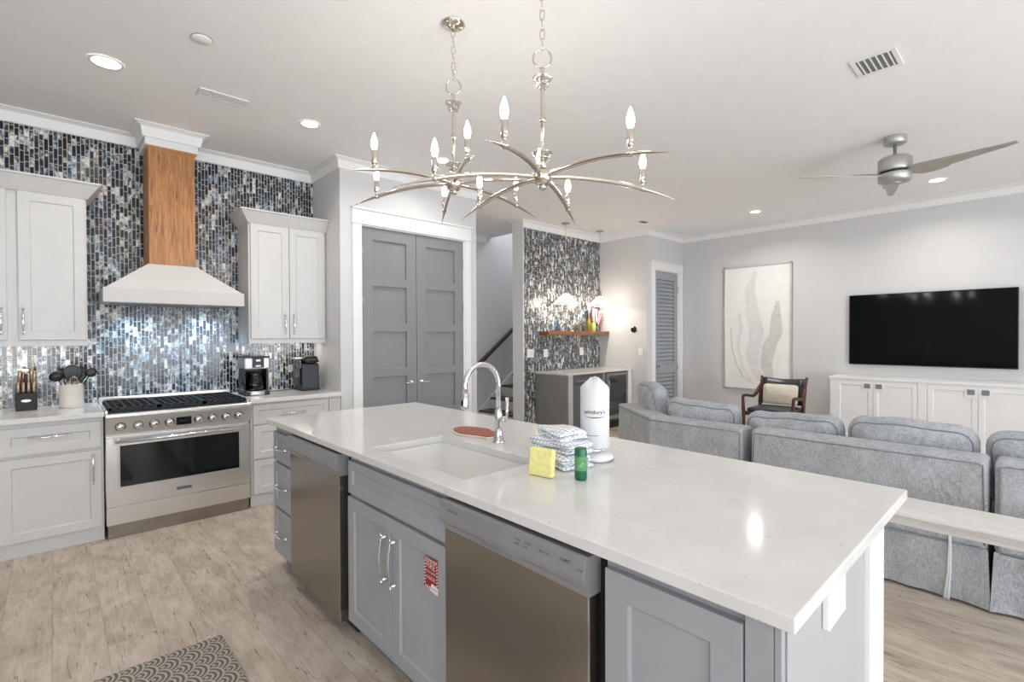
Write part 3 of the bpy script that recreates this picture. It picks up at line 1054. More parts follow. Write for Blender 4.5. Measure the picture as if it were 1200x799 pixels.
t = thing('coffee_maker', 'steel and black drip coffee maker with a glass carafe beside the range', 'coffee maker', (1.30, 4.80, ZC))
b = MB(); b.box(1.205, 1.41, 4.70, 4.92, ZC, ZC + .035); b.box(1.21, 1.405, 4.86, 4.925, ZC + .035, 1.245)
b.box(1.205, 1.225, 4.74, 4.87, ZC + .03, 1.16); b.box(1.39, 1.41, 4.74, 4.87, ZC + .03, 1.16); b.build('body', M['black'], t, bevel=.006)
b = MB(); b.lathe([(.092, 0), (.095, .006), (.095, .034), (.088, .038)], (1.307, 4.775, ZC + .002), 28); b.build('warming_base', M['steel_h'], t)
b = MB(); b.box(1.203, 1.412, 4.70, 4.93, 1.135, 1.24); hd = b.build('brew_head', M['steel_plain'], t, bevel=.012)
b = MB(); b.box(1.265, 1.36, 4.694, 4.702, 1.15, 1.236); cpn = b.build('control_face', M['charcoal'], hd, bevel=.003)
b = MB(); b.box(1.295, 1.33, 4.692, 4.695, 1.205, 1.222); b.box(1.292, 1.333, 4.692, 4.695, 1.158, 1.172); b.build('buttons', M['silver'], cpn, bevel=.001)
b = MB(); b.box(1.203, 1.412, 4.70, 4.935, 1.24, 1.25); b.build('lid', M['black'], t, bevel=.003)
b = MB(); b.lathe([(.06, .04), (.075, .06), (.078, .09), (.066, .15), (.052, .185), (.054, .19)], (1.307, 4.775, ZC), 28, caps=False); cf = b.build('carafe', M['carafe'], t)
b = MB(); b.lathe([(.056, .186), (.056, .2), (.03, .206)], (1.307, 4.775, ZC), 24)
b.tube([(1.25, 4.755, ZC + .19), (1.205, 4.735, ZC + .18), (1.195, 4.733, ZC + .12), (1.225, 4.745, ZC + .06)], .008, 8); b.build('carafe_handle', M['black'], cf)
b = MB(); b.lathe([(.058, .042), (.072, .06), (.074, .075), (.001, .076)], (1.307, 4.775, ZC), 24); b.build('coffee', plain('coffee', (40, 22, 14), .1), cf)
MB().box(1.42, 1.452, 4.87, 4.90, 1.12, 1.25).build('water_gauge', M['white_plastic'], t, bevel=.003)

t = thing('pod_coffee_machine', 'charcoal pod coffee machine beside the pantry wall', 'coffee maker', (1.79, 4.85, ZC))
b = MB(); b.box(1.715, 1.88, 4.77, 5.0, ZC, 1.165); b.build('housing', M['charcoal'], t, bevel=.018, seg=3)
b = MB(); b.box(1.71, 1.885, 4.765, 5.0, ZC, ZC + .022); b.build('base', M['black'], t, bevel=.006)
b = MB(); b.box(1.735, 1.865, 4.75, 4.93, 1.165, 1.235); b.build('brew_head', M['black'], t, bevel=.025, seg=3)
b = MB(); b.tube([(1.735, 4.79, 1.2), (1.74, 4.745, 1.185), (1.80, 4.735, 1.175), (1.86, 4.745, 1.185), (1.865, 4.79, 1.2)], .008, 8); b.build('lever', M['black'], t)
b = MB(); b.box(1.70, 1.715, 4.79, 4.98, .96, 1.21); b.build('water_tank', M['carafe'], t, bevel=.004)
b = MB(); b.box(1.66, 1.735, 4.80, 4.88, 1.208, 1.224); b.build('tank_lid', M['silver'], t, bevel=.004)
tag(MB().tube([(1.41, 4.92, ZC + .02), (1.45, 4.97, ZC + .006), (1.54, 4.93, ZC + .005), (1.62, 4.96, ZC + .005), (1.70, 4.98, ZC + .006), (1.72, 4.99, ZC + .02)], .004, 6).build('power_cord', M['black']),
    'black power cord lying between the two coffee makers', 'cord')


# ------------------------------------------------------------------ island
IX0, IX1, IY0, IY1, ZT = .963, 2.03, .298, 3.283, .914
FX = .99                       # door fronts
SKX0, SKX1, SKY0, SKY1 = 1.06, 1.44, 1.385, 2.08
b = MB()
zb = ZT - .031
b.box(IX0, SKX0, IY0, IY1, zb, ZT); b.box(SKX1, IX1, IY0, IY1, zb, ZT)
b.box(SKX0, SKX1, IY0, SKY0, zb, ZT); b.box(SKX0, SKX1, SKY1, IY1, zb, ZT)
# weld into one slab with a sink cut-out
def slab(name, mat):
    bm = bmesh.new()
    def ring(z): return [bm.verts.new(p + (z,)) for p in ((IX0, IY0), (IX1, IY0), (IX1, IY1), (IX0, IY1))], [bm.verts.new(p + (z,)) for p in ((SKX0, SKY0), (SKX1, SKY0), (SKX1, SKY1), (SKX0, SKY1))]
    o0, i0 = ring(zb); o1, i1 = ring(ZT)
    for i in range(4):
        j = (i + 1) % 4
        bm.faces.new((o0[i], o0[j], o1[j], o1[i])); bm.faces.new((i0[j], i0[i], i1[i], i1[j]))
        bm.faces.new((o1[i], o1[j], i1[j], i1[i])); bm.faces.new((o0[j], o0[i], i0[i], i0[j]))
    bmesh.ops.recalc_face_normals(bm, faces=bm.faces[:])
    me = bpy.data.meshes.new(name); bm.to_mesh(me); bm.free(); me.materials.append(mat)
    o = bpy.data.objects.new(name, me); COL.objects.link(o)
    md = o.modifiers.new('edge', 'BEVEL'); md.width = .003; md.segments = 2; md.limit_method = 'ANGLE'
    return o
tag(slab('island_countertop', M['quartz']), 'white quartz island slab with a sink cut out of it', 'countertop')

t = thing('sink', 'white undermount sink set into the island counter', 'sink', (1.25, 1.73, .68))
b = MB(); g = .012
x0, x1, y0, y1 = SKX0 - .006, SKX1 + .006, SKY0 - .006, SKY1 + .006
zt_, zbm = zb - .001, .69
vs = []
for (a0, a1, c0, c1, z) in ((x0 - g, x1 + g, y0 - g, y1 + g, zt_), (x0, x1, y0, y1, zt_), (x0 + .012, x1 - .012, y0 + .012, y1 - .012, zbm + .03), (x0 + .035, x1 - .035, y0 + .035, y1 - .035, zbm)):
    vs += [(a0, c0, z), (a1, c0, z), (a1, c1, z), (a0, c1, z)]
for (a0, a1, c0, c1, z) in ((x0 + .02, x1 - .02, y0 + .02, y1 - .02, zbm - .012), (x0 - g, x1 + g, y0 - g, y1 + g, zbm + .03)):
    vs += [(a0, c0, z), (a1, c0, z), (a1, c1, z), (a0, c1, z)]
fs = []
for r_ in (0, 1, 2): fs += [(r_ * 4 + i, r_ * 4 + (i + 1) % 4, r_ * 4 + 4 + (i + 1) % 4, r_ * 4 + 4 + i) for i in range(4)]
fs += [(12, 13, 14, 15), (16, 19, 18, 17)]
fs += [(16 + i, 16 + (i + 1) % 4, 20 + (i + 1) % 4, 20 + i) for i in range(4)] + [(20 + i, 20 + (i + 1) % 4, (i + 1) % 4, i) for i in range(4)]
b.add(vs, fs); b.build('basin', M['sinkwhite'], t, bevel=.008, seg=3)
b = MB(); b.lathe([(.04, 0), (.042, .003), (.03, .004), (.001, .002)], (1.25, 1.73, zbm + .0005), 24); b.build('drain', M['steel_plain'], t)


def isl_body(parent, y0, y1, mat=None):
    b = MB(); b.box(FX + .02, 1.60, y0, y1, .1, zb - .002); b.build('body', mat or M['isl'], parent, bevel=.001)
    b = MB(); b.box(FX + .075, FX + .09, y0, y1, 0, .1); b.build('toe_kick', M['toe'], parent)


def ifront(parent, name, y0, y1, z0, z1, rail=.055, handle=None, hl=.17):
    o = shaker(MB(), onX(FX + .02, y0, z0), y1 - y0, z1 - z0, .02, rail).build(name, M['isl'], parent, bevel=.0015)
    if handle:
        hy, hz, vert = handle
        pull(onX(FX, hy, hz), hl, vert, .034).build('handle', M['chrome'], o)
    return o


t = thing('island_drawer_cabinet', 'blue grey three drawer island cabinet at the far end by the range', 'cabinet', (1.3, 3.08, 0))
isl_body(t, 2.905, 3.25)
ifront(t, 'drawer', 2.925, 3.245, .665, .838, .045, (3.085, .752, False))
ifront(t, 'drawer', 2.925, 3.245, .385, .65, .05, (3.085, .52, False))
ifront(t, 'drawer', 2.925, 3.245, .105, .37, .05, (3.085, .235, False))


def dishwasher(y0, y1, label, full):
    t = thing('dishwasher', label, 'dishwasher', (1.25, (y0 + y1) / 2, 0))
    X0 = FX - .018
    b = MB(); b.box(FX + .03, 1.58, y0 + .006, y1 - .034, .08, zb - .006); b.build('tub', M['dark_gap'], t)
    b = MB(); b.box(X0, FX + .03, y0 + .024, y1 - .004, .075, .765); b.build('door', M['steel_dw'], t, bevel=.003)
    # control fascia: leans out over a moulded grip
    pl = [(FX + .03, .765), (X0 - .002, .765), (X0 - .004, .785), (X0 - .022, .80), (X0 - .024, .815), (X0 - .014, .862), (X0 - .004, .868), (FX + .03, .868)]
    b = MB(); b.prism(pl, y0 + .022, y1 - .003, lambda a, bb, h: (a, h, bb)); cp = b.build('control_fascia', M['fascia'], t, bevel=.001)
    ym = (y0 + y1) / 2 + .01
    b = MB(); b.box(X0 - .0232, X0 - .012, ym - .066, ym + .066, .789, .802); b.build('grip', M['grey_plastic'], cp, bevel=.003)  # grey block standing in for the shade in the grip recess
    MB().box(X0 - .0008, X0 + .004, y0 + .0225, y0 + .0265, .078, .764).build('door_edge_highlight', M['chrome'], t)  # chrome strip put in as the bright highlight down the door edge
    mp = onXr(X0 - .0245, y1 - .045, .842)
    def tilt(u, v, w):
        p = mp(u, v, w); return (p[0] + (p[2] - .815) * .01 / .047, p[1], p[2])
    text('brand_lettering', 'FRIGIDAIRE', .012, tilt, M['ink_light'], cp, align='LEFT')
    if full:
        for k, s_ in enumerate(('heavy', 'normal', 'quick', 'rinse')):
            text('button_lettering', s_, .0085, lambda u, v, w, k=k: tilt(u + .33 + (k % 2) * .035, v + .004 - .011 * (k // 2), w), M['ink'], cp, align='LEFT')
        text('button_lettering', 'delay  dry', .0085, lambda u, v, w: tilt(u + .425, v + .0, w), M['ink'], cp, align='LEFT')
        text('button_lettering', 'START', .0105, lambda u, v, w: tilt(u + .50, v + .002, w), M['ink'], cp, align='LEFT')
        text('button_lettering', 'cancel', .0075, lambda u, v, w: tilt(u + .555, v - .006, w), M['ink'], cp, align='LEFT')
    b = MB(); b.box(FX + .055, FX + .07, y0, y1, .012, .075); b.build('kick_panel', M['charcoal'], t)
    return t


dishwasher(2.215, 2.90, 'stainless dishwasher between the island drawers and the sink cabinet', False)
dishwasher(.745, 1.392, 'stainless dishwasher nearest the camera, right of the sink cabinet', True)

t = thing('sink_cabinet', 'blue grey island cabinet with two doors under the sink', 'cabinet', (1.3, 1.8, 0))
b = MB(); b.box(FX + .02, FX + .04, 1.397, 2.195, .1, zb - .002); b.box(FX + .04, 1.58, 1.397, 1.41, .1, zb - .002); b.box(FX + .04, 1.58, 2.182, 2.195, .1, zb - .002); b.box(1.58, 1.60, 1.397, 2.195, .1, zb - .002)
b.box(FX + .04, 1.58, 1.41, 2.182, .1, .12); b.build('body', M['isl'], t)
b = MB(); b.box(FX + .075, FX + .09, 1.392, 2.2, 0, .1); b.build('toe_kick', M['toe'], t)
ifront(t, 'false_drawer', 1.402, 2.185, .70, .85, .04)
dl = ifront(t, 'door', 1.79, 2.19, .105, .682, .058, (1.826, .515, True), .19)
dr_ = ifront(t, 'door', 1.40, 1.786, .105, .682, .058, (1.752, .515, True), .19)

# sticker on the right-hand sink door
stk = thing('safety_sticker', 'red and white striped fire sticker on the right sink door', 'sticker', (FX, 1.50, .56))
SY0, SZ0, SW, SH = 1.545, .503, .088, .112
mp = onXr(FX + .009 - .0094, SY0, SZ0)
b = MB(); b.box(0, SW, 0, SH, 0, .0008, mp); b.build('backing', M['red'], stk)
b = MB()
for k in range(7):
    u = .006 + k * .0115
    for (v0, v1) in ((.001, .011), (SH - .011, SH - .001)):
        b.prism([(u, v0), (u + .0052, v0), (u + .009, v1), (u + .0038, v1)], .0008, .0012, mp)
for k in range(8):
    v = .012 + k * .0112
    for (u0, u1) in ((.001, .010), (SW - .010, SW - .001)):
        b.prism([(u0, v), (u1, v + .005), (u1, v + .0098), (u0, v + .005)], .0008, .0012, mp)
b.build('stripes', M['pink'], stk)
text('lettering', 'FIRE', .034, lambda u, v, w: mp(u + SW / 2, v + .086, .0012 + w), M['pink'], stk, squeeze=.95)
text('lettering', 'EXTINGUISHER', .0125, lambda u, v, w: mp(u + SW / 2, v + .063, .0012 + w), M['pink'], stk, squeeze=.75)
text('lettering', 'INSIDE', .019, lambda u, v, w: mp(u + SW / 2, v + .042, .0012 + w), M['pink'], stk)
b = MB(); b.prism([(.036, -.002), (SW, -.006), (SW + .002, .02), (.05, .026)], .0008, .0016, mp); b.build('blank_strip', M['pink'], stk)
b = MB()
for k in range(4): b.box(.046 + k * .009, .050 + k * .009, .006, .010, .0016, .002, mp)
b.build('strip_marks', M['ink_light'], stk)

t = thing('island_end_cabinet', 'blue grey single door island cabinet at the near end', 'cabinet', (1.3, .55, 0))
isl_body(t, .40, .74)
ifront(t, 'door', .402, .733, .105, .848, .065)
b = MB(); b.box(FX + .004, FX + .03, .345, .398, 0, zb - .002); b.box(FX + .004, FX + .024, .331, .3435, 0, zb - .002); b.build('filler_strip', M['isl'], t, bevel=.001)

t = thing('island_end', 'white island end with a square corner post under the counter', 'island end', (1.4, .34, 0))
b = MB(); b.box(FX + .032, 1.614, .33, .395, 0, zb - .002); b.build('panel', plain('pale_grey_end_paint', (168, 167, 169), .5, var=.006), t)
b = MB(); b.box(1.616, 1.78, .315, .396, 0, zb - .001); b.build('post', M['trim'], t, bevel=.002)
tag(MB().box(1.605, 1.70, .402, 3.25, 0, zb - .001).build('island_cladding', M['trim']), 'white back side of the island facing the sofa', 'cladding')
t = thing('outlet', 'white outlet plate just under the counter on the island end', 'outlet', (1.3, .33, .8))
b = MB(); b.box(1.238, 1.37, .315, .33, .768, .855); pl_ = b.build('plate', M['white_plastic'], t, bevel=.003)
b = MB(); b.box(1.262, 1.346, .312, .316, .785, .842); b.build('socket', M['white_plastic'], pl_, bevel=.002)

# faucet
t = thing('faucet', 'chrome pull down gooseneck faucet behind the island sink', 'faucet', (1.54, 1.755, ZT))
fx, fy = 1.54, 1.755
b = MB(); b.lathe([(.03, 0), (.031, .006), (.024, .02), (.021, .05), (.017, .085), (.0195, .095), (.0195, .135), (.016, .15), (.0155, .16)], (fx, fy, ZT), 24); b.build('base', M['chrome'], t)
pts = [(fx, fy, ZT + .15), (fx, fy, 1.19)]
cx_, r_ = fx - .10, .10
for i in range(1, 15):
    a = math.radians(196 * i / 14)
    pts.append((cx_ + r_ * math.cos(a) * (1 if i < 8 else 1.0), fy, 1.19 + r_ * math.sin(a)))
b = MB(); b.tube(pts, .0118, 14); b.build('neck', M['chrome'], t)
e = Vector(pts[-1]); dv = (e - Vector(pts[-2])).normalized()
dv = (dv + Vector((-.22, 0, 0))).normalized()
b = MB(); b.tube([e - dv * .004, e + dv * .006, e + dv * .034, e + dv * .058, e + dv * .068], [.013, .0155, .016, .0185, .017], 14); sp = b.build('spray_head', M['chrome'], t)
q = MB(); o_ = e + dv * .042 + Vector((-.0135, 0, -.002)); q.ball(tuple(o_), .014, 10, (.5, .6, 1.3)); q.build('spray_button', M['black'], sp)
b = MB(); zz = ZT + .115
b.tube([(fx, fy - .015, zz), (fx, fy - .04, zz), (fx, fy - .05, zz)], [.013, .014, .012], 12)
b.tube([(fx, fy - .045, zz), (fx + .002, fy - .056, zz + .02), (fx + .004, fy - .058, zz + .105)], [.009, .0065, .0085], 10); b.build('lever', M['chrome'], t)

# red trivet
t = thing('trivet', 'brick red board with a cream edge lying behind the sink', 'trivet', (1.6, 1.98, ZT))
out = [(1.515, 2.09), (1.55, 2.145), (1.60, 2.165), (1.645, 2.15), (1.665, 2.10), (1.68, 2.05), (1.69, 1.99), (1.66, 1.93), (1.665, 1.875), (1.635, 1.85), (1.59, 1.83), (1.545, 1.845), (1.535, 1.90), (1.51, 1.97), (1.502, 2.03)]
b = MB(); b.prism(out, ZT + .0005, ZT + .01, lambda a, c_, h: (a, c_, h)); b.build('board', M['cream'], t, bevel=.003)
ctr = (1.60, 2.0)
b = MB(); b.prism([(ctr[0] + (a - ctr[0]) * .93, ctr[1] + (c_ - ctr[1]) * .94) for a, c_ in out], ZT + .01, ZT + .0155, lambda a, c_, h: (a, c_, h)); b.build('top_layer', M['trivet'], t, bevel=.002)

# paper towel holder with sleeved roll
t = thing('paper_towel_holder', 'white round paper towel stand on the island', 'paper towel holder', (1.64, 1.245, ZT))
px, py = 1.622, 1.25
b = MB(); b.lathe([(.074, 0), (.076, .004), (.076, .012), (.07, .022), (.03, .03), (.012, .032)], (px, py, ZT), 32); b.build('base', M['white_plastic'], t)
b = MB(); b.lathe([(.0765, .001), (.0768, .005), (.0765, .009)], (px, py, ZT), 32); b.build('base_rim', M['steel_plain'], t)
b = MB(); b.lathe([(.03, .03), (.03, .05), (.008, .05), (.008, .33)], (px, py, ZT), 20); b.build('spindle', M['chrome'], t)
t = thing('paper_towel_roll', 'white paper towel roll in a printed sleeve on its stand', 'paper towel', (px, py, ZT + .05))
prof = [(.054, .052), (.058, .056), (.059, .292), (.054, .304), (.033, .322), (.02, .332), (.014, .328)]
b = MB()
b.lathe(prof, n=28, mp=lambda x, y, z: (px + x * (1 + .02 * math.sin(40 * z)), py + y, ZT + z + (.006 * math.sin(2.5 * math.atan2(y, x)) if z > .3 else 0)))
b.build('sleeve', M['paper'], t)
def wrap(ang0, z0, R=.0602):
    def f(u, v, w):
        a = ang0 + u / R
        return (px + (R + w) * math.cos(a), py + (R + w) * math.sin(a), z0 + v)
    return f
aface = math.atan2(-py, -px)
text('sleeve_lettering', "windury's", .0235, wrap(aface + .0, ZT + .200), M['ink'], t, depth=.0004)
b = MB()
pts = [wrap(aface + .0, ZT + .200)(u, -.016 - .006 * math.sin((u + .05) / .1 * PI), .0002) for u in [(-.045 + .09 * i / 12) for i in range(13)]]
b.tube(pts, [.0002 + .0014 * math.sin(PI * i / 12) for i in range(13)], 6); b.build('swoosh', M['ink'], t)
b = MB()
for k in range(6): 
    u0 = -.038 + k * .009
    for j in range(4): pass
    b.add([wrap(aface, ZT + .105)(u0 + uu, vv, .0005) for uu, vv in ((0, 0), (.006, 0), (.006, .003), (0, .003))], [(0, 1, 2, 3)])
b.build('small_print', M['ink_light'], t)

# folded tea towels, sponge, green can
def towel(label, z0, h, dx, dy, rot, sz):
    t = thing('tea_towel', label, 'towel', (1.47 + dx, 1.30 + dy, z0), 'stacked tea towels')
    ca, sa = math.cos(rot), math.sin(rot)
    hx, hy = sz
    b = MB()
    # folded layers: long rounded loops
    n = 2
    for k in range(n):
        zc = z0 + h * (k + .5) / n
        jx = .004 * math.sin(5 * k + dx * 90)
        b.puff(hx, hy, h / n * .62, mp=lambda x, y, z, zc=zc, jx=jx: (1.47 + dx + (x + jx) * ca - y * sa, 1.30 + dy + (x + jx) * sa + y * ca, zc + z * 1.1 + .006 * math.sin(34 * x + k) * math.sin(28 * y + dx * 200) - 1.2 * ((x / hx) ** 2 + (y / hy) ** 2) * .004), n=10, rnd=.5, belly=.3)
    b.build('folded_cloth', M['towel'], t)
towel('checked blue and white tea towel at the bottom of the folded stack', ZT + .006, .048, .0, .0, math.radians(-12), (.075, .118))
towel('checked blue and white tea towel in the middle of the folded stack', ZT + .059, .044, .006, .004, math.radians(-4), (.073, .112))
towel('checked blue and white tea towel on top of the folded stack', ZT + .108, .034, .016, .014, math.radians(-18), (.066, .094))

t = thing('sponge', 'yellow sponge standing upright against the folded towels', 'sponge', (1.283, 1.228, ZT))
b = MB(); ca, sa = math.cos(math.radians(-80)), math.sin(math.radians(-80))
b.box(-.05, .05, -.013, .013, 0, .098, lambda x, y, z: (1.283 + x * ca - (y + z * .08) * sa, 1.228 + x * sa + (y + z * .08) * ca, ZT + .001 + z))
b.build('foam', M['sponge'], t, bevel=.006, seg=3)
t = thing('drink_can', 'slim green can standing in front of the tea towels', 'can', (1.352, 1.104, ZT))
b = MB(); b.lathe([(.018, 0), (.0215, .004), (.022, .012), (.022, .1), (.0205, .108), (.0205, .112), (.001, .111)], (1.352, 1.104, ZT), 24); cn = b.build('can_body', M['green'], t)
b = MB(); b.lathe([(.0222, .035), (.0222, .085)], (1.352, 1.104, ZT), 24, caps=False); b.build('label_band', M['green_light'], cn)
a0 = math.atan2(-1.104, -1.352)
b = MB(); mpc = lambda u, v, w: (1.352 + .0226 * math.cos(a0 + u / .022), 1.104 + .0226 * math.sin(a0 + u / .022), ZT + v)
for (u, v, su, sv) in ((-.004, .05, .009, .007), (.004, .058, .008, .006)):
    b.add([mpc(u - su, v - sv, 0), mpc(u + su, v - sv * .2, 0), mpc(u + su * .6, v + sv, 0), mpc(u - su * .3, v + sv * .4, 0)], [(0, 1, 2, 3)])
b.build('label_print', M['paper'], cn)

# scallop mat
t = thing('kitchen_mat', 'grey scalloped kitchen mat on the floor before the island', 'mat', (.3, 2.0, 0))
b = MB(); b.box(.04, .572, 1.35, 2.652, .0005, .009); b.build('mat', M['mat'], t, bevel=.004)


# ------------------------------------------------------------------ ceiling fittings
def downlight(x, y, r, label, watts):
    t = thing('ceiling_downlight', label, 'ceiling light', (x, y, HC), 'recessed ceiling downlights')
    b = MB(); b.lathe([(r + .018, -.002), (r + .016, -.007), (r, -.006), (r - .002, -.002)], (x, y, HC), 32, caps=False); b.build('trim_ring', M['trim'], t)
    b = MB(); b.lathe([(r, -.003), (.001, -.0035)], (x, y, HC), 32); b.build('lens', M['led'], t)
    d = bpy.data.lights.new('downlight_lamp', 'AREA'); d.shape = 'DISK'; d.size = r * 2; d.energy = watts * 1.3; d.color = (1, .96, .91); d.spread = 2.6
    o = bpy.data.objects.new('downlight_lamp', d); COL.objects.link(o); o.parent = t; o.location = (0, 0, -.012)
downlight(.247, 3.875, .072, 'round recessed downlight above the left kitchen counter', 4.5)
downlight(1.486, 3.922, .062, 'round recessed downlight in front of the right wall cabinet', 4.5)
downlight(2.718, 3.896, .062, 'round recessed downlight in front of the pantry doors', 5)
downlight(6.978, 2.663, .062, 'round recessed downlight near the framed art', 9)
downlight(7.028, .791, .068, 'round recessed downlight just under the fan blade by the television', 9)

t = thing('smoke_detector', 'small flat white disc on the ceiling above the kitchen', 'smoke detector', (.622, 3.21, HC))
b = MB(); b.lathe([(.05, -.001), (.05, -.008), (.046, -.012), (.001, -.013)], (.622, 3.21, HC), 28); b.build('cover', M['white_plastic'], t)
b = MB(); b.lathe([(.053, -.0005), (.053, -.003)], (.622, 3.21, HC), 28); b.build('shadow_ring', M['grey_plastic'], t)


def vent(x0, x1, y0, y1, label, nsl, along, dark, f=.026, sw=.004, sm='trim'):
    cx, cy = (x0 + x1) / 2, (y0 + y1) / 2
    t = thing('ceiling_vent', label, 'vent', (cx, cy, HC), 'ceiling air vents')
    b = MB(); z0, z1 = HC - .009, HC - .001
    b.box(x0, x1, y0, y0 + f, z0, z1); b.box(x0, x1, y1 - f, y1, z0, z1); b.box(x0, x0 + f, y0 + f, y1 - f, z0, z1); b.box(x1 - f, x1, y0 + f, y1 - f, z0, z1)
    b.build('frame', M['trim'], t, bevel=.002)
    b = MB(); b.box(x0 + f, x1 - f, y0 + f, y1 - f, HC - .004, HC - .001); b.build('backing', dark, t)
    b = MB()
    for k in range(nsl):
        q = (k + .5) / nsl
        if along == 'x':
            yy = y0 + f + (y1 - y0 - 2 * f) * q; b.box(x0 + f, x1 - f, yy - sw, yy + sw, HC - .008, HC - .0045)
        else:
            xx = x0 + f + (x1 - x0 - 2 * f) * q; b.box(xx - .005, xx + .005, y0 + f, y1 - f, HC - .008, HC - .0045)
    b.build('louvres', M[sm], t)
vent(.728, 1.03, 3.83, 3.965, 'narrow white slotted vent above the hood', 4, 'x', M['grey_plastic'], .018, .0055)
vent(3.585, 3.85, .59, .82, 'square white vent with dark slots over the sofa side', 6, 'x', M['vent_dark'])
vent(6.25, 6.46, 3.94, 4.06, 'small grey vent by the louvred door', 4, 'x', M['grey_plastic'], .022, .004, 'vent_dark')


# chandeliers
def chandelier(cx, cy, zh, th0, label):
    t = thing('chandelier', label, 'chandelier', (cx, cy, zh), 'chandeliers over the island')
    b = MB(); b.lathe([(.062, HC - .001), (.064, HC - .006), (.05, HC - .014), (.03, HC - .018), (.018, HC - .03), (.008, HC - .036)], (cx, cy, 0), 32); b.build('canopy', M['nickel'], t)
    zr = zh + .518
    b = MB()
    z = zr + .04; k = 0
    top = HC - .03
    n = int((top - z) / .042); Lk = (top - z) / n
    for k in range(n):
        zc = z + Lk * (k + .5); hl = Lk / 2 + .006
        pts = []
        for i in range(12):
            a = 2 * PI * i / 12
            e = .0075 * math.cos(a); f = hl * math.sin(a) if abs(math.sin(a)) < .9 else hl * math.copysign(1, math.sin(a))
            pts.append((cx + (e if k % 2 else 0), cy + (0 if k % 2 else e), zc + f) if True else 0)
        ang = math.radians(43 + 90 * (k % 2))
        pts = [(cx + .0105 * math.cos(2 * PI * i / 12) * math.cos(ang), cy + .0105 * math.cos(2 * PI * i / 12) * math.sin(ang), zc + hl * math.sin(2 * PI * i / 12)) for i in range(12)]
        b.tube(pts, .0026, 6, closed=True)
    b.build('chain', M['nickel'], t)
    b = MB()
    ux, uy = math.cos(-.7482), math.sin(-.7482)
    b.tube([(cx + .04 * math.cos(2 * PI * i / 28) * ux, cy + .04 * math.cos(2 * PI * i / 28) * uy, zr + .04 * math.sin(2 * PI * i / 28)) for i in range(28)], .0042, 8, closed=True)
    b.build('ring', M['nickel'], t)
    b = MB(); b.lathe([(.006, .48), (.009, .478), (.01, .44), (.009, .42), (.0085, .27), (.009, .262), (.0145, .26), (.0145, .256), (.017, .25), (.0145, .24), (.0075, .236), (.0085, .12), (.012, .06), (.012, .03)], (cx, cy, zh), 16); b.build('stem', M['nickel'], t)
    for zz, rr in ((.425, .043), (.395, .03), (.098, .043), (.075, .03)):
        b = MB(); b.lathe([(.008, zz + .004), (rr * .7, zz + .003), (rr, zz + .008), (rr * 1.02, zz + .004), (rr * .8, zz - .005), (.008, zz - .006)], (cx, cy, zh), 24, caps=False); b.build('bobeche', M['clear'], t)
        b = MB(); b.tube([(cx + rr * math.cos(2 * PI * i / 24), cy + rr * math.sin(2 * PI * i / 24), zh + zz + .006) for i in range(24)], .0016, 6, closed=True); b.build('bobeche_rim', M['nickel'], t)
    b = MB(); b.ball((cx, cy, zh), .043, 20); b.lathe([(.02, -.04), (.016, -.052), (.005, -.058)], (cx, cy, zh), 14); b.build('hub', M['nickel'], t)
    for k in range(6):
        a = th0 + k * PI / 3; ca, sa = math.cos(a), math.sin(a)
        def z_(r): return .086 * r - .318 * r * r
        rs = [.02 + .62 * i / 22 for i in range(23)]
        b = MB(); b.tube([(cx + r * ca, cy + r * sa, zh + z_(r)) for r in rs], [(.0105 if r < .46 else max(.0012, .0105 * (1 - (r - .46) / .185))) for r in rs], 10)
        arm = b.build('arm', M['nickel'], t)
        rb = .468; bx, by, bz = cx + rb * ca, cy + rb * sa, zh + z_(rb)
        b = MB(); b.lathe([(.006, -.012), (.013, -.008), (.014, .0), (.013, .009), (.007, .014), (.0075, .022), (.011, .026), (.013, .03), (.0135, .088), (.010, .09)], (bx, by, bz), 16); b.build('candle_sleeve', M['nickel'], arm)
        b = MB(); b.lathe([(.008, .088), (.0125, .10), (.0155, .115), (.0145, .132), (.009, .152), (.003, .168), (.0006, .172)], (bx, by, bz), 16); b.build('bulb', M['bulb'], arm)
        d = bpy.data.lights.new('candle_lamp', 'POINT'); d.energy = 1.0; d.color = (1, .95, .89); d.shadow_soft_size = .02
        o = bpy.data.objects.new('candle_lamp', d); COL.objects.link(o); o.parent = t; o.location = Vector((bx, by, bz + .19)) - Vector((cx, cy, zh))
    return t
chandelier(1.58, 2.155, 2.236, math.radians(1.2), 'nickel six arm candle chandelier over the far half of the island')
chandelier(1.58, 1.50, 2.117, math.radians(27), 'nickel six arm candle chandelier over the near half of the island')

# ceiling fan
FXc, FYc = 5.226, .86
t = thing('ceiling_fan', 'brushed nickel three blade ceiling fan above the sofa', 'ceiling fan', (FXc, FYc, HC))
b = MB(); b.lathe([(.078, 0), (.08, -.004), (.08, -.06), (.07, -.066), (.02, -.07)], (FXc, FYc, HC - .001), 32); b.build('canopy', M['fan_metal'], t)
b = MB(); b.lathe([(.014, -.06), (.014, -.16), (.03, -.168), (.055, -.176)], (FXc, FYc, HC), 20); b.build('downrod', M['fan_metal'], t)
b = MB(); b.lathe([(.05, -.168), (.1, -.176), (.118, -.19), (.12, -.285), (.115, -.295), (.05, -.297)], (FXc, FYc, HC), 36); b.build('motor', M['fan_metal'], t)
b = MB(); b.lathe([(.108, -.295), (.108, -.315)], (FXc, FYc, HC), 32); b.build('gap_ring', M['black'], t)
b = MB(); b.lathe([(.05, -.312), (.117, -.314), (.119, -.32), (.117, -.372), (.1, -.385), (.04, -.39)], (FXc, FYc, HC), 36); b.build('blade_hub', M['fan_metal'], t)
b = MB(); b.lathe([(.045, -.386), (.048, -.392), (.04, -.4), (.001, -.401)], (FXc, FYc, HC), 24); b.build('bottom_cap', M['fan_metal'], t)
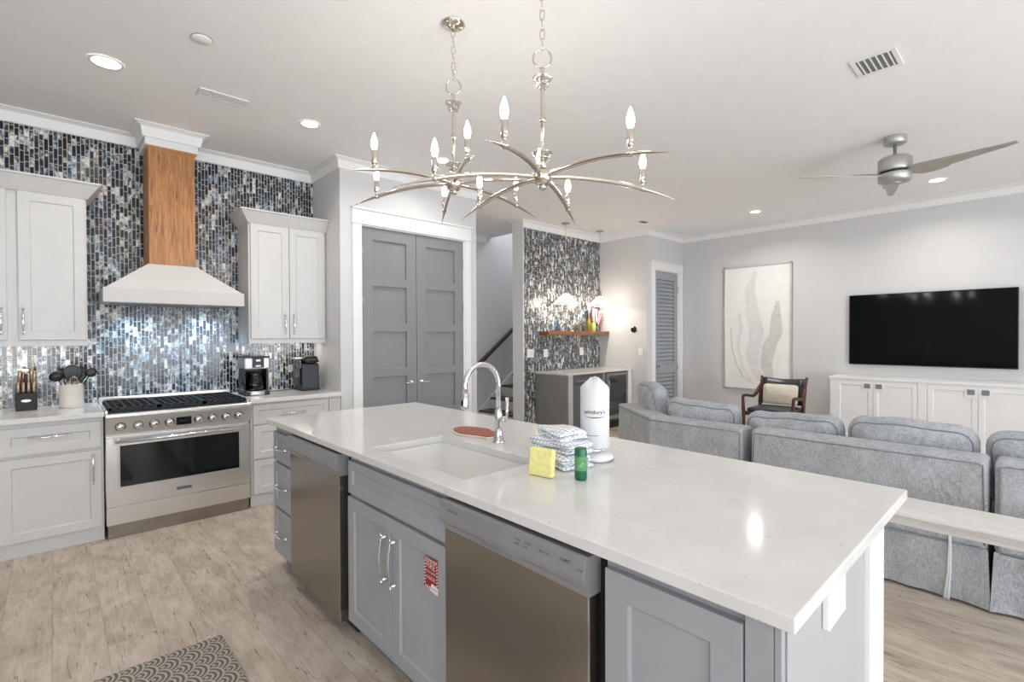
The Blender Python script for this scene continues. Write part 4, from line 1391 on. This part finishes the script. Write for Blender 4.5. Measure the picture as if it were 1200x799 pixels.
for az in (-108, 132, 12):
    a = math.radians(az); ca, sa = math.cos(a), math.sin(a)
    vs = []; fs = []
    st = [(.10, .035, .03, 24), (.17, .072, .062, 24), (.24, .082, .062, 22), (.34, .076, .056, 19), (.36, .058, .055, 18), (.52, .042, .046, 13), (.70, .026, .032, 9), (.77, .012, .024, 8)]
    for (r, wl, wr, tw) in st:
        tw = math.radians(tw)
        for (s_, hh) in ((wl, .004), (-wr, .004), (-wr, -.004), (wl, -.004)):
            yy = s_ * math.cos(tw); zz = -s_ * math.sin(tw) + hh
            vs.append((FXc + r * ca - yy * sa, FYc + r * sa + yy * ca, HC - .318 + zz))
    for i in range(len(st) - 1):
        for j in range(4): fs.append((i * 4 + j, i * 4 + (j + 1) % 4, i * 4 + 4 + (j + 1) % 4, i * 4 + 4 + j))
    e_ = (len(st) - 1) * 4
    fs += [(0, 1, 2, 3), (e_ + 3, e_ + 2, e_ + 1, e_)]
    MB().add(vs, fs).build('blade', M['fan_metal'], t, bevel=.0015)


# ------------------------------------------------------------------ bar niche
BX0, BY, BZ = 5.215, 4.50, .893
tag(MB().box(BX0, XN - .002, BY - .02, YW - .006, BZ - .03, BZ).build('bar_countertop', M['quartz'], bevel=.003), 'pale quartz slab on the bar cabinet below the floating shelf', 'countertop')
t = thing('bar_cabinet', 'grey bar cabinet under the mosaic wall beside the wine fridge', 'cabinet', (5.7, 4.8, 0))
b = MB(); b.box(BX0 + .015, BX0 + .035, BY - .002, YW - .01, 0, BZ - .032); b.build('side_panel', M['bar_grey'], t)
b = MB(); b.box(BX0 + .036, BX0 + .13, BY, BY + .03, 0, BZ - .032); b.build('corner_stile', plain('pale_grey_stile', (196, 194, 191), .4), t, bevel=.001)
b = MB(); b.box(BX0 + .13, 6.09, BY + .03, YW - .01, .1, BZ - .032); b.build('body', M['bar_dark'], t)
o = shaker(MB(), onY(BX0 + .14, BY + .028, .12), .36, .60, .02, .05).build('door', M['bar_dark'], t, bevel=.001)
o2 = shaker(MB(), onY(BX0 + .51, BY + .028, .12), .36, .60, .02, .05).build('door', M['bar_dark'], t, bevel=.001)
o3 = shaker(MB(), onY(BX0 + .14, BY + .028, .735), .73, .115, .02, .03).build('drawer', M['bar_dark'], t, bevel=.001)
pull(onY(BX0 + .30, BY + .008, .77), .2, False, .03).build('handle', M['chrome'], o3)
b = MB(); b.box(6.02, 6.10, BY, BY + .03, 0, BZ - .032); b.build('right_stile', M['bar_grey'], t)
t = thing('wine_fridge', 'black framed glass door wine fridge under the bar counter', 'wine fridge', (6.4, 4.8, 0))
b = MB(); fx0, fx1 = 6.125, 6.70
b.box(fx0, fx0 + .03, BY + .03, YW - .05, .1, BZ - .045); b.box(fx1 - .03, fx1, BY + .03, YW - .05, .1, BZ - .045)
b.box(fx0, fx1, BY + .03, YW - .05, .09, .12); b.box(fx0, fx1, BY + .03, YW - .05, BZ - .07, BZ - .04); b.box(fx0, fx1, YW - .06, YW - .03, .1, BZ - .045)
b.build('housing', M['charcoal'], t)
b = MB()
for z in (.25, .38, .51, .64, .74): b.box(fx0 + .035, fx1 - .035, BY + .05, YW - .08, z, z + .012)
b.build('racks', M['grey_plastic'], t)
b = MB(); b.box(fx0 + .01, fx0 + .06, BY, BY + .028, .13, BZ - .05); b.box(fx1 - .05, fx1, BY, BY + .028, .13, BZ - .05)
b.box(fx0 + .06, fx1 - .05, BY, BY + .028, .13, .19); b.box(fx0 + .06, fx1 - .05, BY, BY + .028, BZ - .09, BZ - .05)
dd = b.build('door', M['grey_plastic'], t, bevel=.002)
b = MB(); b.box(fx0 + .055, fx1 - .045, BY + .008, BY + .016, .185, BZ - .085); b.build('door_glass', glass('smoked_glass', (190, 194, 200), .05, .45), dd)
b = MB(); b.tube([(fx0 + .03, BY - .03, .3), (fx0 + .03, BY - .03, .75)], .008, 8); b.tube([(fx0 + .03, BY, .33), (fx0 + .03, BY - .03, .33)], .006, 8); b.tube([(fx0 + .03, BY, .72), (fx0 + .03, BY - .03, .72)], .006, 8); b.build('handle', M['steel_plain'], dd)
b = MB(); b.box(fx0 + .005, fx1 - .005, BY + .02, BY + .04, 0, .095); b.build('grille', M['black'], t)
tag(MB().box(6.705, XN - .003, BY, BY + .05, 0, BZ - .032).build('filler_strip', M['trim'], bevel=.001), 'white filler strip between the wine fridge and the niche wall', 'filler strip')

tag(MB().box(5.30, XN - .003, 4.93, YW - .006, 1.425, 1.487).build('floating_shelf', M['shelf'], bevel=.003), 'rough brown wooden floating shelf on the mosaic bar wall', 'shelf')
ZS = 1.487
def goblet(x, y, label):
    t = thing('stemless_glass', label, 'glass', (x, y, ZS), 'glasses on the bar shelf')
    b = MB(); b.lathe([(.026, .001), (.03, .004), (.042, .04), (.043, .07), (.036, .105), (.0345, .105), (.041, .07), (.04, .042), (.026, .01), (.001, .008)], (x, y, ZS), 20, caps=False); b.build('bowl', M['clear'], t)
goblet(5.98, 5.0, 'clear stemless glass at the left of the row on the bar shelf')
goblet(6.09, 5.03, 'clear stemless glass in the middle of the row on the bar shelf')
goblet(6.20, 5.0, 'clear stemless glass beside the olive bottle on the bar shelf')
t = thing('glass_decanter', 'tall clear bluish glass decanter at the left of the bar shelf', 'decanter', (5.6, 5.02, ZS))
b = MB(); b.lathe([(.045, .001), (.05, .006), (.05, .09), (.046, .12), (.02, .15), (.016, .19), (.022, .2)], (5.6, 5.02, ZS), 22); b.build('body', glass('blue_tinted_glass', (196, 208, 224), .03, .3), t)
def bottle(x, y, h, r, mat, label):
    t = thing('bottle', label, 'bottle', (x, y, ZS), 'bottles on the bar shelf')
    b = MB(); b.lathe([(r * .9, .001), (r, .006), (r, h * .55), (r * .8, h * .66), (r * .36, h * .78), (r * .34, h * .97), (r * .4, h)], (x, y, ZS), 20); b.build('body', mat, t)
bottle(6.375, 5.03, .26, .036, plain('olive_bottle', (128, 116, 24), .15), 'dark olive bottle at the left of the pair by the flag')
bottle(6.45, 4.99, .2, .036, plain('pale_green_bottle', (186, 196, 110), .15), 'short pale green bottle in front of the flag')
t = thing('small_flag', 'small red and white striped flag leaning over the bottles on the bar shelf', 'flag', (6.56, 5.03, ZS))
b = MB(); b.lathe([(.03, 0), (.032, .004), (.02, .012), (.006, .016)], (6.56, 5.03, ZS), 20); b.build('stand', M['black'], t)
b = MB(); b.tube([(6.56, 5.03, ZS + .01), (6.58, 5.02, ZS + .12), (6.66, 5.01, ZS + .27), (6.71, 5.0, ZS + .31)], .004, 8); b.build('pole', M['black'], t)
TL, TR, BR, BL = Vector((6.40, 4.985, 1.875)), Vector((6.71, 4.985, 1.79)), Vector((6.60, 4.975, 1.60)), Vector((6.40, 4.97, 1.66))
def flagp(a, c_):
    p = TL.lerp(TR, a).lerp(BL.lerp(BR, a), c_)
    return p + Vector((0, .012 * math.sin(a * 7 + c_ * 2), .008 * math.sin(a * 6)))
b1, b2 = MB(), MB()
for k in range(9):
    tgt = b1 if k % 2 == 0 else b2
    for i in range(6):
        q = [flagp(k / 9, i / 6), flagp((k + 1) / 9, i / 6), flagp((k + 1) / 9, (i + 1) / 6), flagp(k / 9, (i + 1) / 6)]
        tgt.add([p + Vector((0, -.001, 0)) for p in q] + [p + Vector((0, .001, 0)) for p in q], [(0, 1, 2, 3), (7, 6, 5, 4), (0, 4, 5, 1), (1, 5, 6, 2), (2, 6, 7, 3), (3, 7, 4, 0)])
b1.build('red_stripes', M['red'], t); b2.build('white_stripes', M['paper'], t)


def plate(name, label, x, z, wd, kind):
    t = thing(name, label, 'switch' if kind == 's' else 'outlet', (x, YW - .01, z), 'wall plates on the mosaic bar wall')
    b = MB(); b.box(x - wd / 2, x + wd / 2, YW - .012, YW - .004, z - .06, z + .06); p = b.build('plate', M['white_plastic'], t, bevel=.002)
    n = 2 if wd > .1 else 1
    for k in range(n):
        xx = x + (k - (n - 1) / 2) * .055
        b = MB(); b.box(xx - .018, xx + .018, YW - .016, YW - .011, z - .035, z + .035); b.build('rocker' if kind == 's' else 'socket', M['white_plastic'], p, bevel=.001)
plate('light_switch', 'wide double white switch plate left on the mosaic bar wall', 5.125, 1.163, .14, 's')
plate('outlet', 'white outlet plate below the left end of the bar shelf', 5.45, 1.158, .09, 'o')
plate('outlet', 'white outlet plate below the middle of the bar shelf', 6.30, 1.165, .09, 'o')
t = thing('thermostat', 'round black thermostat on the white niche wall', 'thermostat', (XN, 4.455, 1.515))
mpn = lambda x, y, z: (XN - z, 4.455 + x, 1.515 + y)
b = MB(); b.lathe([(.052, .0), (.052, .004), (.045, .008), (.044, .026), (.04, .03), (.001, .031)], n=28, mp=mpn); b.build('dial', M['black_glass'], t)
t = thing('light_switch', 'small white switch plate below the thermostat', 'switch', (XN, 4.335, 1.165))
b = MB(); b.box(XN - .007, XN, 4.30, 4.37, 1.11, 1.225); p_ = b.build('plate', M['white_plastic'], t, bevel=.002)
b = MB(); b.box(XN - .011, XN - .006, 4.318, 4.352, 1.135, 1.2); b.build('rocker', M['white_plastic'], p_, bevel=.001)


def pendant(x, y, label):
    t = thing('pendant_lamp', label, 'pendant lamp', (x, y, 1.9), 'pendants over the bar')
    b = MB(); b.lathe([(.06, -.001), (.06, -.01), (.02, -.022), (.006, -.03)], (x, y, HC), 24); b.build('canopy', M['steel_plain'], t)
    b = MB(); b.tube([(x, y, HC - .02), (x, y, 2.1)], .0035, 8); b.build('rod', M['steel_plain'], t)
    b = MB(); b.lathe([(.006, 2.14), (.022, 2.12), (.026, 2.06), (.04, 2.045)], (x, y, 0), 20); b.build('socket', M['nickel'], t)
    b = MB(); b.lathe([(.035, 2.055), (.06, 2.03), (.11, 1.972), (.165, 1.925), (.188, 1.905), (.191, 1.899), (.186, 1.898), (.163, 1.921), (.108, 1.967), (.058, 2.025), (.034, 2.05)], (x, y, 0), 32, caps=False)
    b.build('shade', M['frost'], t)
    b = MB(); b.tube([(x + .188 * math.cos(2 * PI * i / 32), y + .188 * math.sin(2 * PI * i / 32), 1.901) for i in range(32)], .004, 6, closed=True); b.build('shade_rim', M['white_plastic'], t)
    b = MB(); b.ball((x, y, 1.985), .035, 16, (1, 1, 1.25)); b.build('bulb', M['bulb'], t)
    d = bpy.data.lights.new('pendant_bulb', 'POINT'); d.energy = 17; d.color = (1, .88, .74); d.shadow_soft_size = .035
    o = bpy.data.objects.new('pendant_bulb', d); COL.objects.link(o); o.parent = t; o.location = (0, 0, .03)
pendant(5.578, 4.83, 'clear glass cone pendant hanging before the mosaic wall')
pendant(6.41, 4.83, 'clear glass cone pendant hanging at the niche corner')


# ------------------------------------------------------------------ stairs in the hall
t = thing('staircase', 'staircase with dark treads rising behind the mosaic bar wall', 'stairs', (5.6, 5.9, 0))
sx0, run, rise = 5.2, .25, .19
for k in range(9):
    b = MB(); xa = sx0 + k * run
    b.box(xa, xa + run, 5.36, 6.39, max(0, k * rise - .02), (k + 1) * rise - .03); b.build('riser', M['trim'], t)
    b = MB(); b.box(xa - .03, xa + run, 5.355, 6.392, (k + 1) * rise - .03, (k + 1) * rise); b.build('tread', M['tread'], t, bevel=.006)
b = MB()
sl = rise / run
b.prism([(5.0, 0), (5.2, 0), (7.4, 2.2 * sl), (7.4, 2.2 * sl + .24), (5.06, .10), (5.0, .06)], 6.393, 6.408, lambda a, c_, h: (a, h, c_)); b.build('skirt_board', M['trim'], t)
t = thing('handrail', 'dark wooden handrail on the stair wall', 'handrail', (5.5, 6.35, 1.2))
b = MB()
b.prism([(-.03, -.032), (.03, -.032), (.03, .025), (.018, .034), (-.018, .034), (-.03, .025)], 0, 1, lambda a, c_, h: (4.95 + h * 2.4, 6.33 + a, .82 + h * 2.4 * .757 + c_)); b.build('rail', M['rail'], t)
for xx in (5.3, 6.2, 7.1):
    b = MB(); zc = .82 + (xx - 4.95) * .757
    b.tube([(xx, 6.405, zc - .08), (xx, 6.35, zc - .08), (xx, 6.33, zc - .03)], .008, 8); b.build('bracket', M['steel_plain'], t)


# ------------------------------------------------------------------ living area
t = thing('television', 'large black wall mounted television above the white console', 'television', (XT, 1.0, 1.5))
b = MB(); b.box(XT - .045, XT - .012, .185, 1.785, 1.022, 1.945); b.build('case', M['black'], t, bevel=.003)
b = MB(); b.box(XT - .047, XT - .0445, .195, 1.775, 1.036, 1.936); b.build('screen', M['tv_glass'], t)
b = MB(); b.box(XT - .012, XT - .001, .7, 1.3, 1.25, 1.7); b.build('wall_bracket', M['black'], t)

t = thing('framed_art', 'tall silver framed abstract print with grey brush strokes', 'artwork', (XT, 3.0, 1.5))
ay0, ay1, az0, az1 = 2.495, 3.49, .577, 2.495
b = MB(); f = .022
for (a0_, a1_, c0, c1) in ((ay0, ay1, az0, az0 + f), (ay0, ay1, az1 - f, az1), (ay0, ay0 + f, az0, az1), (ay1 - f, ay1, az0, az1)): b.box(XT - .035, XT - .001, a0_, a1_, c0, c1)
b.build('frame', M['silver'], t, bevel=.002)
b = MB(); b.box(XT - .02, XT - .012, ay0 + .01, ay1 - .01, az0 + .01, az1 - .01); b.build('print', M['art_paper'], t)
def stroke(pts, mat, lift):
    """pts: (u from the left 0..1, v up 0..1, half width); a wavy brush band"""
    L_, R_ = [], []
    n = len(pts); dense = []
    for i in range(n - 1):
        for k in range(6):
            q = k / 6; s_ = q * q * (3 - 2 * q)
            dense.append(tuple(pts[i][j] * (1 - (s_ if j == 0 else q)) + pts[i + 1][j] * (s_ if j == 0 else q) for j in range(3)))
    dense.append(pts[-1])
    vs = []; fs = []
    for i, (u, v, hw) in enumerate(dense):
        jit = .004 * math.sin(i * 2.7)
        for s_ in (-1, 1):
            vs.append((XT - .0205 - lift, ay1 - (u + s_ * hw + jit) * (ay1 - ay0), az0 + v * (az1 - az0)))
    for i in range(len(dense) - 1): fs.append((2 * i, 2 * i + 1, 2 * i + 3, 2 * i + 2))
    b = MB(); b.add(vs, fs); return b.build('brush_stroke', mat, t)
stroke([(.48, .95, .02), (.40, .80, .075), (.44, .62, .10), (.50, .45, .11), (.44, .28, .10), (.49, .14, .07), (.55, .07, .04)], M['art_grey'], .0004)
stroke([(.80, .70, .02), (.78, .58, .07), (.78, .46, .09), (.68, .34, .10), (.64, .22, .085), (.68, .1, .06), (.66, .04, .02)], M['art_grey_dark'], .0008)
stroke([(.10, .50, .006), (.12, .36, .008), (.18, .22, .012), (.28, .11, .014), (.42, .055, .012)], M['art_grey_dark'], .0006)
stroke([(.24, .62, .02), (.26, .5, .03), (.22, .36, .02), (.27, .2, .015), (.42, .06, .012)], M['art_grey'], .0010)

t = thing('media_console', 'long white media console with four square pulls under the television', 'console', (7.7, .9, 0))
KX = 7.50; ky0, ky1, kz = -.05, 1.93, .875
b = MB(); b.box(KX + .02, XT - .018, ky0 + .01, ky1 - .01, .06, kz - .03); b.build('body', M['trim'], t)
b = MB(); b.box(KX - .0, XT - .016, ky0, ky1, kz - .03, kz); b.build('top', M['trim'], t, bevel=.003)
b = MB(); b.box(KX + .05, XT - .03, ky0 + .05, ky1 - .05, 0, .06); b.build('plinth', M['trim'], t)
for yy in (ky1 - .075, .955, -.02): MB().box(KX + .005, KX + .02, yy - .03, yy + .055, .06, kz - .03).build('stile', M['trim'], t, bevel=.001)
for (a0_, a1_, kside) in ((1.45, 1.85, -1), (1.015, 1.445, 1), (.49, .92, -1), (.05, .485, 1)):
    o = shaker(MB(), onX(KX + .02, a0_, .09), a1_ - a0_, kz - .05 - .09, .014, .045, .008, .012).build('door', M['trim'], t, bevel=.001)
    ky = a0_ + .056 if kside < 0 else a1_ - .058
    b = MB(); b.box(KX + .002, KX + .008, ky - .06, ky + .055, .70, .815); bp = b.build('pull_backplate', M['trim'], o, bevel=.002)
    b = MB(); b.box(KX - .008, KX + .003, ky - .031, ky + .031, .742, .80); b.build('pull', M['grey_plastic'], bp, bevel=.003)

# sofa modules (slipcovered back, skirt, seat)
XS = 3.50
def piping(parent, pts, r=.005, closed=False):
    return MB().tube(pts, r, 6, closed=closed).build('piping', M['pipe'], parent)


def sofa_module(y0, y1, label, strap=None):
    t = thing('sofa_section', label, 'sofa', (XS + .45, (y0 + y1) / 2, 0), 'sections of the grey sofa')
    b = MB(); b.box(XS, XS + .20, y0, y1, .30, .775); b.build('back', M['sofa'], t, bevel=.028, seg=4)
    # gathered skirt: slightly wavy wall
    n = 40; vs = []; fs = []
    for i in range(n + 1):
        yy = y0 + (y1 - y0) * i / n
        e = min(i, n - i) / n
        wv = .006 * math.sin(i * 1.3) + (.03 * math.exp(-e * 26))
        for (dz, k) in ((.31, 0), (.2, .4), (.015, 1)):
            vs.append((XS - .004 - wv * k, yy + (.012 * k * (-1 if i < n / 2 else 1)) * math.exp(-e * 30), dz))
    for i in range(n):
        for j in range(2): fs.append((i * 3 + j, i * 3 + 3 + j, i * 3 + 4 + j, i * 3 + 1 + j))
    b = MB(); b.add(vs, fs, True); b.box(XS + .005, XS + .95, y0 + .004, y1 - .004, .02, .31); b.build('skirt', M['sofa'], t)
    b = MB(); b.box(XS + .19, XS + .96, y0 + .002, y1 - .002, .29, .40); b.build('seat_frame', M['sofa'], t, bevel=.02, seg=3)
    b = MB(); b.puff(.37, (y1 - y0) / 2 - .006, .075, mp=lambda x, y, z: (XS + .58 + x, (y0 + y1) / 2 + y, .465 + z), rnd=.4, belly=.12); b.build('seat_cushion', M['sofa'], t)
    piping(t, [(XS - .003, y0 + .02, .308), (XS - .004, (y0 + y1) / 2, .304), (XS - .003, y1 - .02, .308)], .004)
    piping(t, [(XS - .001, y0 + .012, .33), (XS - .001, y0 + .02, .742), (XS - .001, y0 + .04, .749), (XS - .001, y1 - .04, .749), (XS - .001, y1 - .02, .742), (XS - .001, y1 - .012, .33)], .0035)
    if strap is not None:
        s_ = MB()
        pts = [(XS - .012, strap, .46), (XS - .014, strap - .005, .3), (XS - .022, strap - .004, .15), (XS - .034, strap + .004, .015)]
        for q in range(2): s_.tube([(p[0], p[1] + q * .012 * (1 - p[2] * 2), p[2]) for p in pts], [.004, .005, .006, .009], 6)
        s_.build('tie', M['paper'], t)
    return t
sofa_module(.187, 1.365, 'grey linen sofa section directly behind the white bench', .335)
sofa_module(-1.10, .165, 'grey linen sofa section at the right edge behind the bench')

# corner section with its bent back
t = thing('sofa_section', 'grey linen corner sofa section with an angled back by the bar', 'sofa', (3.9, 2.1, 0), 'sections of the grey sofa')
o0 = [(XS, 1.425), (XS, 2.15), (4.0, 2.80)]
i0 = [(XS + .2, 1.425), (XS + .2, 2.085), (4.16, 2.68)]
poly = o0 + i0[::-1]
b = MB(); b.prism(poly, .02, .765, lambda a, c_, h: (a, c_, h)); b.build('back', M['sofa'], t, bevel=.022, seg=4)
piping(t, [(XS - .002, 1.445, .742), (XS - .002, 2.15, .742), (3.998, 2.80, .742)], .0035)
piping(t, [(XS + .03, 1.426, .742), (XS - .001, 1.437, .735), (XS - .001, 1.434, .3)], .0035)
b = MB(); b.prism([(XS + .19, 1.43), (XS + .19, 2.09), (4.15, 2.66), (4.75, 2.1), (4.46, 1.43)], .02, .40, lambda a, c_, h: (a, c_, h)); b.build('seat_frame', M['sofa'], t, bevel=.02, seg=3)
b = MB(); b.prism([(XS + .21, 1.44), (XS + .21, 2.07), (4.15, 2.62), (4.73, 2.08), (4.44, 1.44)], .40, .53, lambda a, c_, h: (a, c_, h)); b.build('seat_cushion', M['sofa'], t, bevel=.04, seg=4)


def back_cushion(cx, cy, cz, wd, ht, th, rot, lean, label, roll=0.):
    t = thing('back_cushion', label, 'cushion', (cx, cy, cz - ht / 2), 'loose back cushions of the sofa')
    cr, sr = math.cos(rot), math.sin(rot); cl, sl_ = math.cos(lean), math.sin(lean)
    c2, s2 = math.cos(roll), math.sin(roll)
    def mp(x, y, z):
        y, z = y * c2 - z * s2, y * s2 + z * c2
        x2 = x * cl + z * sl_; z2 = -x * sl_ + z * cl
        return (cx + x2 * cr - y * sr, cy + x2 * sr + y * cr, cz + z2)
    wob = lambda x, y, z: mp(x + .008 * math.sin(11 * y + cy * 5 + 6 * z), y + .006 * math.sin(14 * z), z + (.010 * math.sin(7 * y + cy * 3) + .004 * math.sin(23 * y + cy)) * (1 if z > 0 else .3))
    b = MB(); b.puff(th / 2, wd / 2, ht / 2, mp=wob, n=13, rnd=.42, belly=.24); b.build('cover', M['sofa'], t)
    for sx in (-1, 1):
        x = sx * th * .29; hy, hz = wd / 2 - .026, ht / 2 - .026; rr = .068
        pts = []
        for (qy, qz, a0) in ((hy - rr, hz - rr, 0), (-hy + rr, hz - rr, 90), (-hy + rr, -hz + rr, 180), (hy - rr, -hz + rr, 270)):
            for k in range(5):
                a = math.radians(a0 + 22.5 * k); pts.append((x, qy + rr * math.cos(a), qz + rr * math.sin(a)))
        full = []
        for i in range(len(pts)):
            p, q = Vector(pts[i]), Vector(pts[(i + 1) % len(pts)])
            m = max(1, int((q - p).length / .05))
            full += [p.lerp(q, k / m) for k in range(m)]
        b = MB(); b.tube([wob(*p) for p in full], .0045, 6, closed=True); b.build('piping', M['pipe'], t)
    return t
back_cushion(XS + .34, 1.195, .655, .62, .43, .22, 0, -.12, 'grey back cushion on the middle sofa section, left of the pair')
back_cushion(XS + .34, .55, .665, .63, .46, .22, 0, -.12, 'grey back cushion on the middle sofa section, right of the pair', .03)
back_cushion(XS + .34, -.09, .665, .60, .44, .22, 0, -.1, 'grey back cushion at the right edge of the picture')
back_cushion(XS + .34, 1.86, .68, .60, .43, .22, 0, -.12, 'grey back cushion beside the bend of the corner section')
back_cushion(4.0, 2.40, .74, .46, .50, .2, -math.atan2(.5, .65), -.15, 'grey back cushion turned in the sofa corner near the louvred door')

# bench behind the sofa
t = thing('bench', 'narrow white wooden bench between the island and the sofa', 'bench', (2.97, .2, 0))
b = MB(); b.box(2.865, 3.145, -.75, .78, .578, .60); b.build('seat', M['pale_wood'], t, bevel=.003)
b = MB(); b.box(2.96, 2.98, -.68, .74, .51, .578); b.box(3.06, 3.08, -.68, .74, .51, .578); b.build('apron', M['pale_wood'], t)
for xx in (2.90, 3.06):
    for yy in (-.70, .70):
        b = MB(); b.box(xx, xx + .05, yy, yy + .05, 0, .578); b.build('leg', M['pale_wood'], t, bevel=.003)

# accent chair
t = thing('accent_chair', 'dark carved wooden armchair with black leather back below the art', 'armchair', (6.85, 2.37, 0))
cy0, cy1 = 2.10, 2.63
for yy, s_ in ((cy0, -1), (cy1, 1)):
    b = MB()
    b.tube([(7.20, yy, .0), (7.12, yy, .25), (7.06, yy, .44), (7.09, yy, .62), (7.14, yy, .78), (7.17, yy + s_ * .012, .86)], [.018, .02, .024, .026, .024, .016], 10); b.build('back_leg', M['walnut'], t)
    b = MB()
    b.tube([(6.60, yy + s_ * .035, 0), (6.61, yy + s_ * .03, .25), (6.59, yy + s_ * .03, .46), (6.585, yy + s_ * .035, .61)], [.016, .02, .022, .018], 10); b.build('front_leg', M['walnut'], t)
    b = MB()
    b.tube([(6.57, yy + s_ * .035, .60), (6.60, yy + s_ * .035, .63), (6.68, yy + s_ * .03, .632), (6.80, yy + s_ * .03, .612), (6.92, yy + s_ * .03, .60), (7.0, yy + s_ * .028, .63), (7.07, yy + s_ * .02, .70), (7.13, yy + s_ * .005, .76)], [.014, .02, .02, .019, .021, .024, .02, .014], 10); b.build('arm', M['walnut'], t)
b = MB(); b.box(6.58, 7.07, cy0 - .02, cy1 + .02, .38, .43); b.build('seat_frame', M['walnut'], t, bevel=.008)
b = MB(); b.puff(.24, .26, .035, mp=lambda x, y, z: (6.83 + x, (cy0 + cy1) / 2 + y, .455 + z), rnd=.45, belly=.2); b.build('seat', M['leather'], t)
vs = []; fs = []
for i in range(9):
    yy = cy0 + .012 + (cy1 - cy0 - .024) * i / 8
    sag = .05 * math.sin(PI * i / 8)
    for z, x in ((.50, 7.07), (.62, 7.075), (.74, 7.115), (.845 - .02 * math.sin(PI * i / 8), 7.155)):
        vs.append((x + sag, yy, z))
m_ = len(vs); vs += [(p[0] + .02, p[1], p[2]) for p in vs]
for i in range(8):
    for j in range(3):
        q = (i * 4 + j, i * 4 + 4 + j, i * 4 + 5 + j, i * 4 + 1 + j); fs.append(q); fs.append(tuple(m_ + k for k in q[::-1]))
for i in range(8):
    fs += [(i * 4, m_ + i * 4, m_ + i * 4 + 4, i * 4 + 4), (i * 4 + 3, i * 4 + 7, m_ + i * 4 + 7, m_ + i * 4 + 3)]
for j in range(3): fs += [(j, j + 1, m_ + j + 1, m_ + j), (32 + j, m_ + 32 + j, m_ + 33 + j, 33 + j)]
MB().add(vs, fs, True).build('back', M['leather'], t)
t = thing('lumbar_pillow', 'cream rectangular pillow on the dark wooden armchair', 'pillow', (7.02, 2.36, .5))
b = MB(); b.puff(.055, .21, .13, mp=lambda x, y, z: (7.02 + x + .12 * z, 2.36 + y, .635 + z), rnd=.3, belly=.45); b.build('cover', M['cream'], t)

# deck outside the windows
struct(MB().box(-8, 13, -9, -4.2, -.1, -.03).build('terrace', M['deck']))
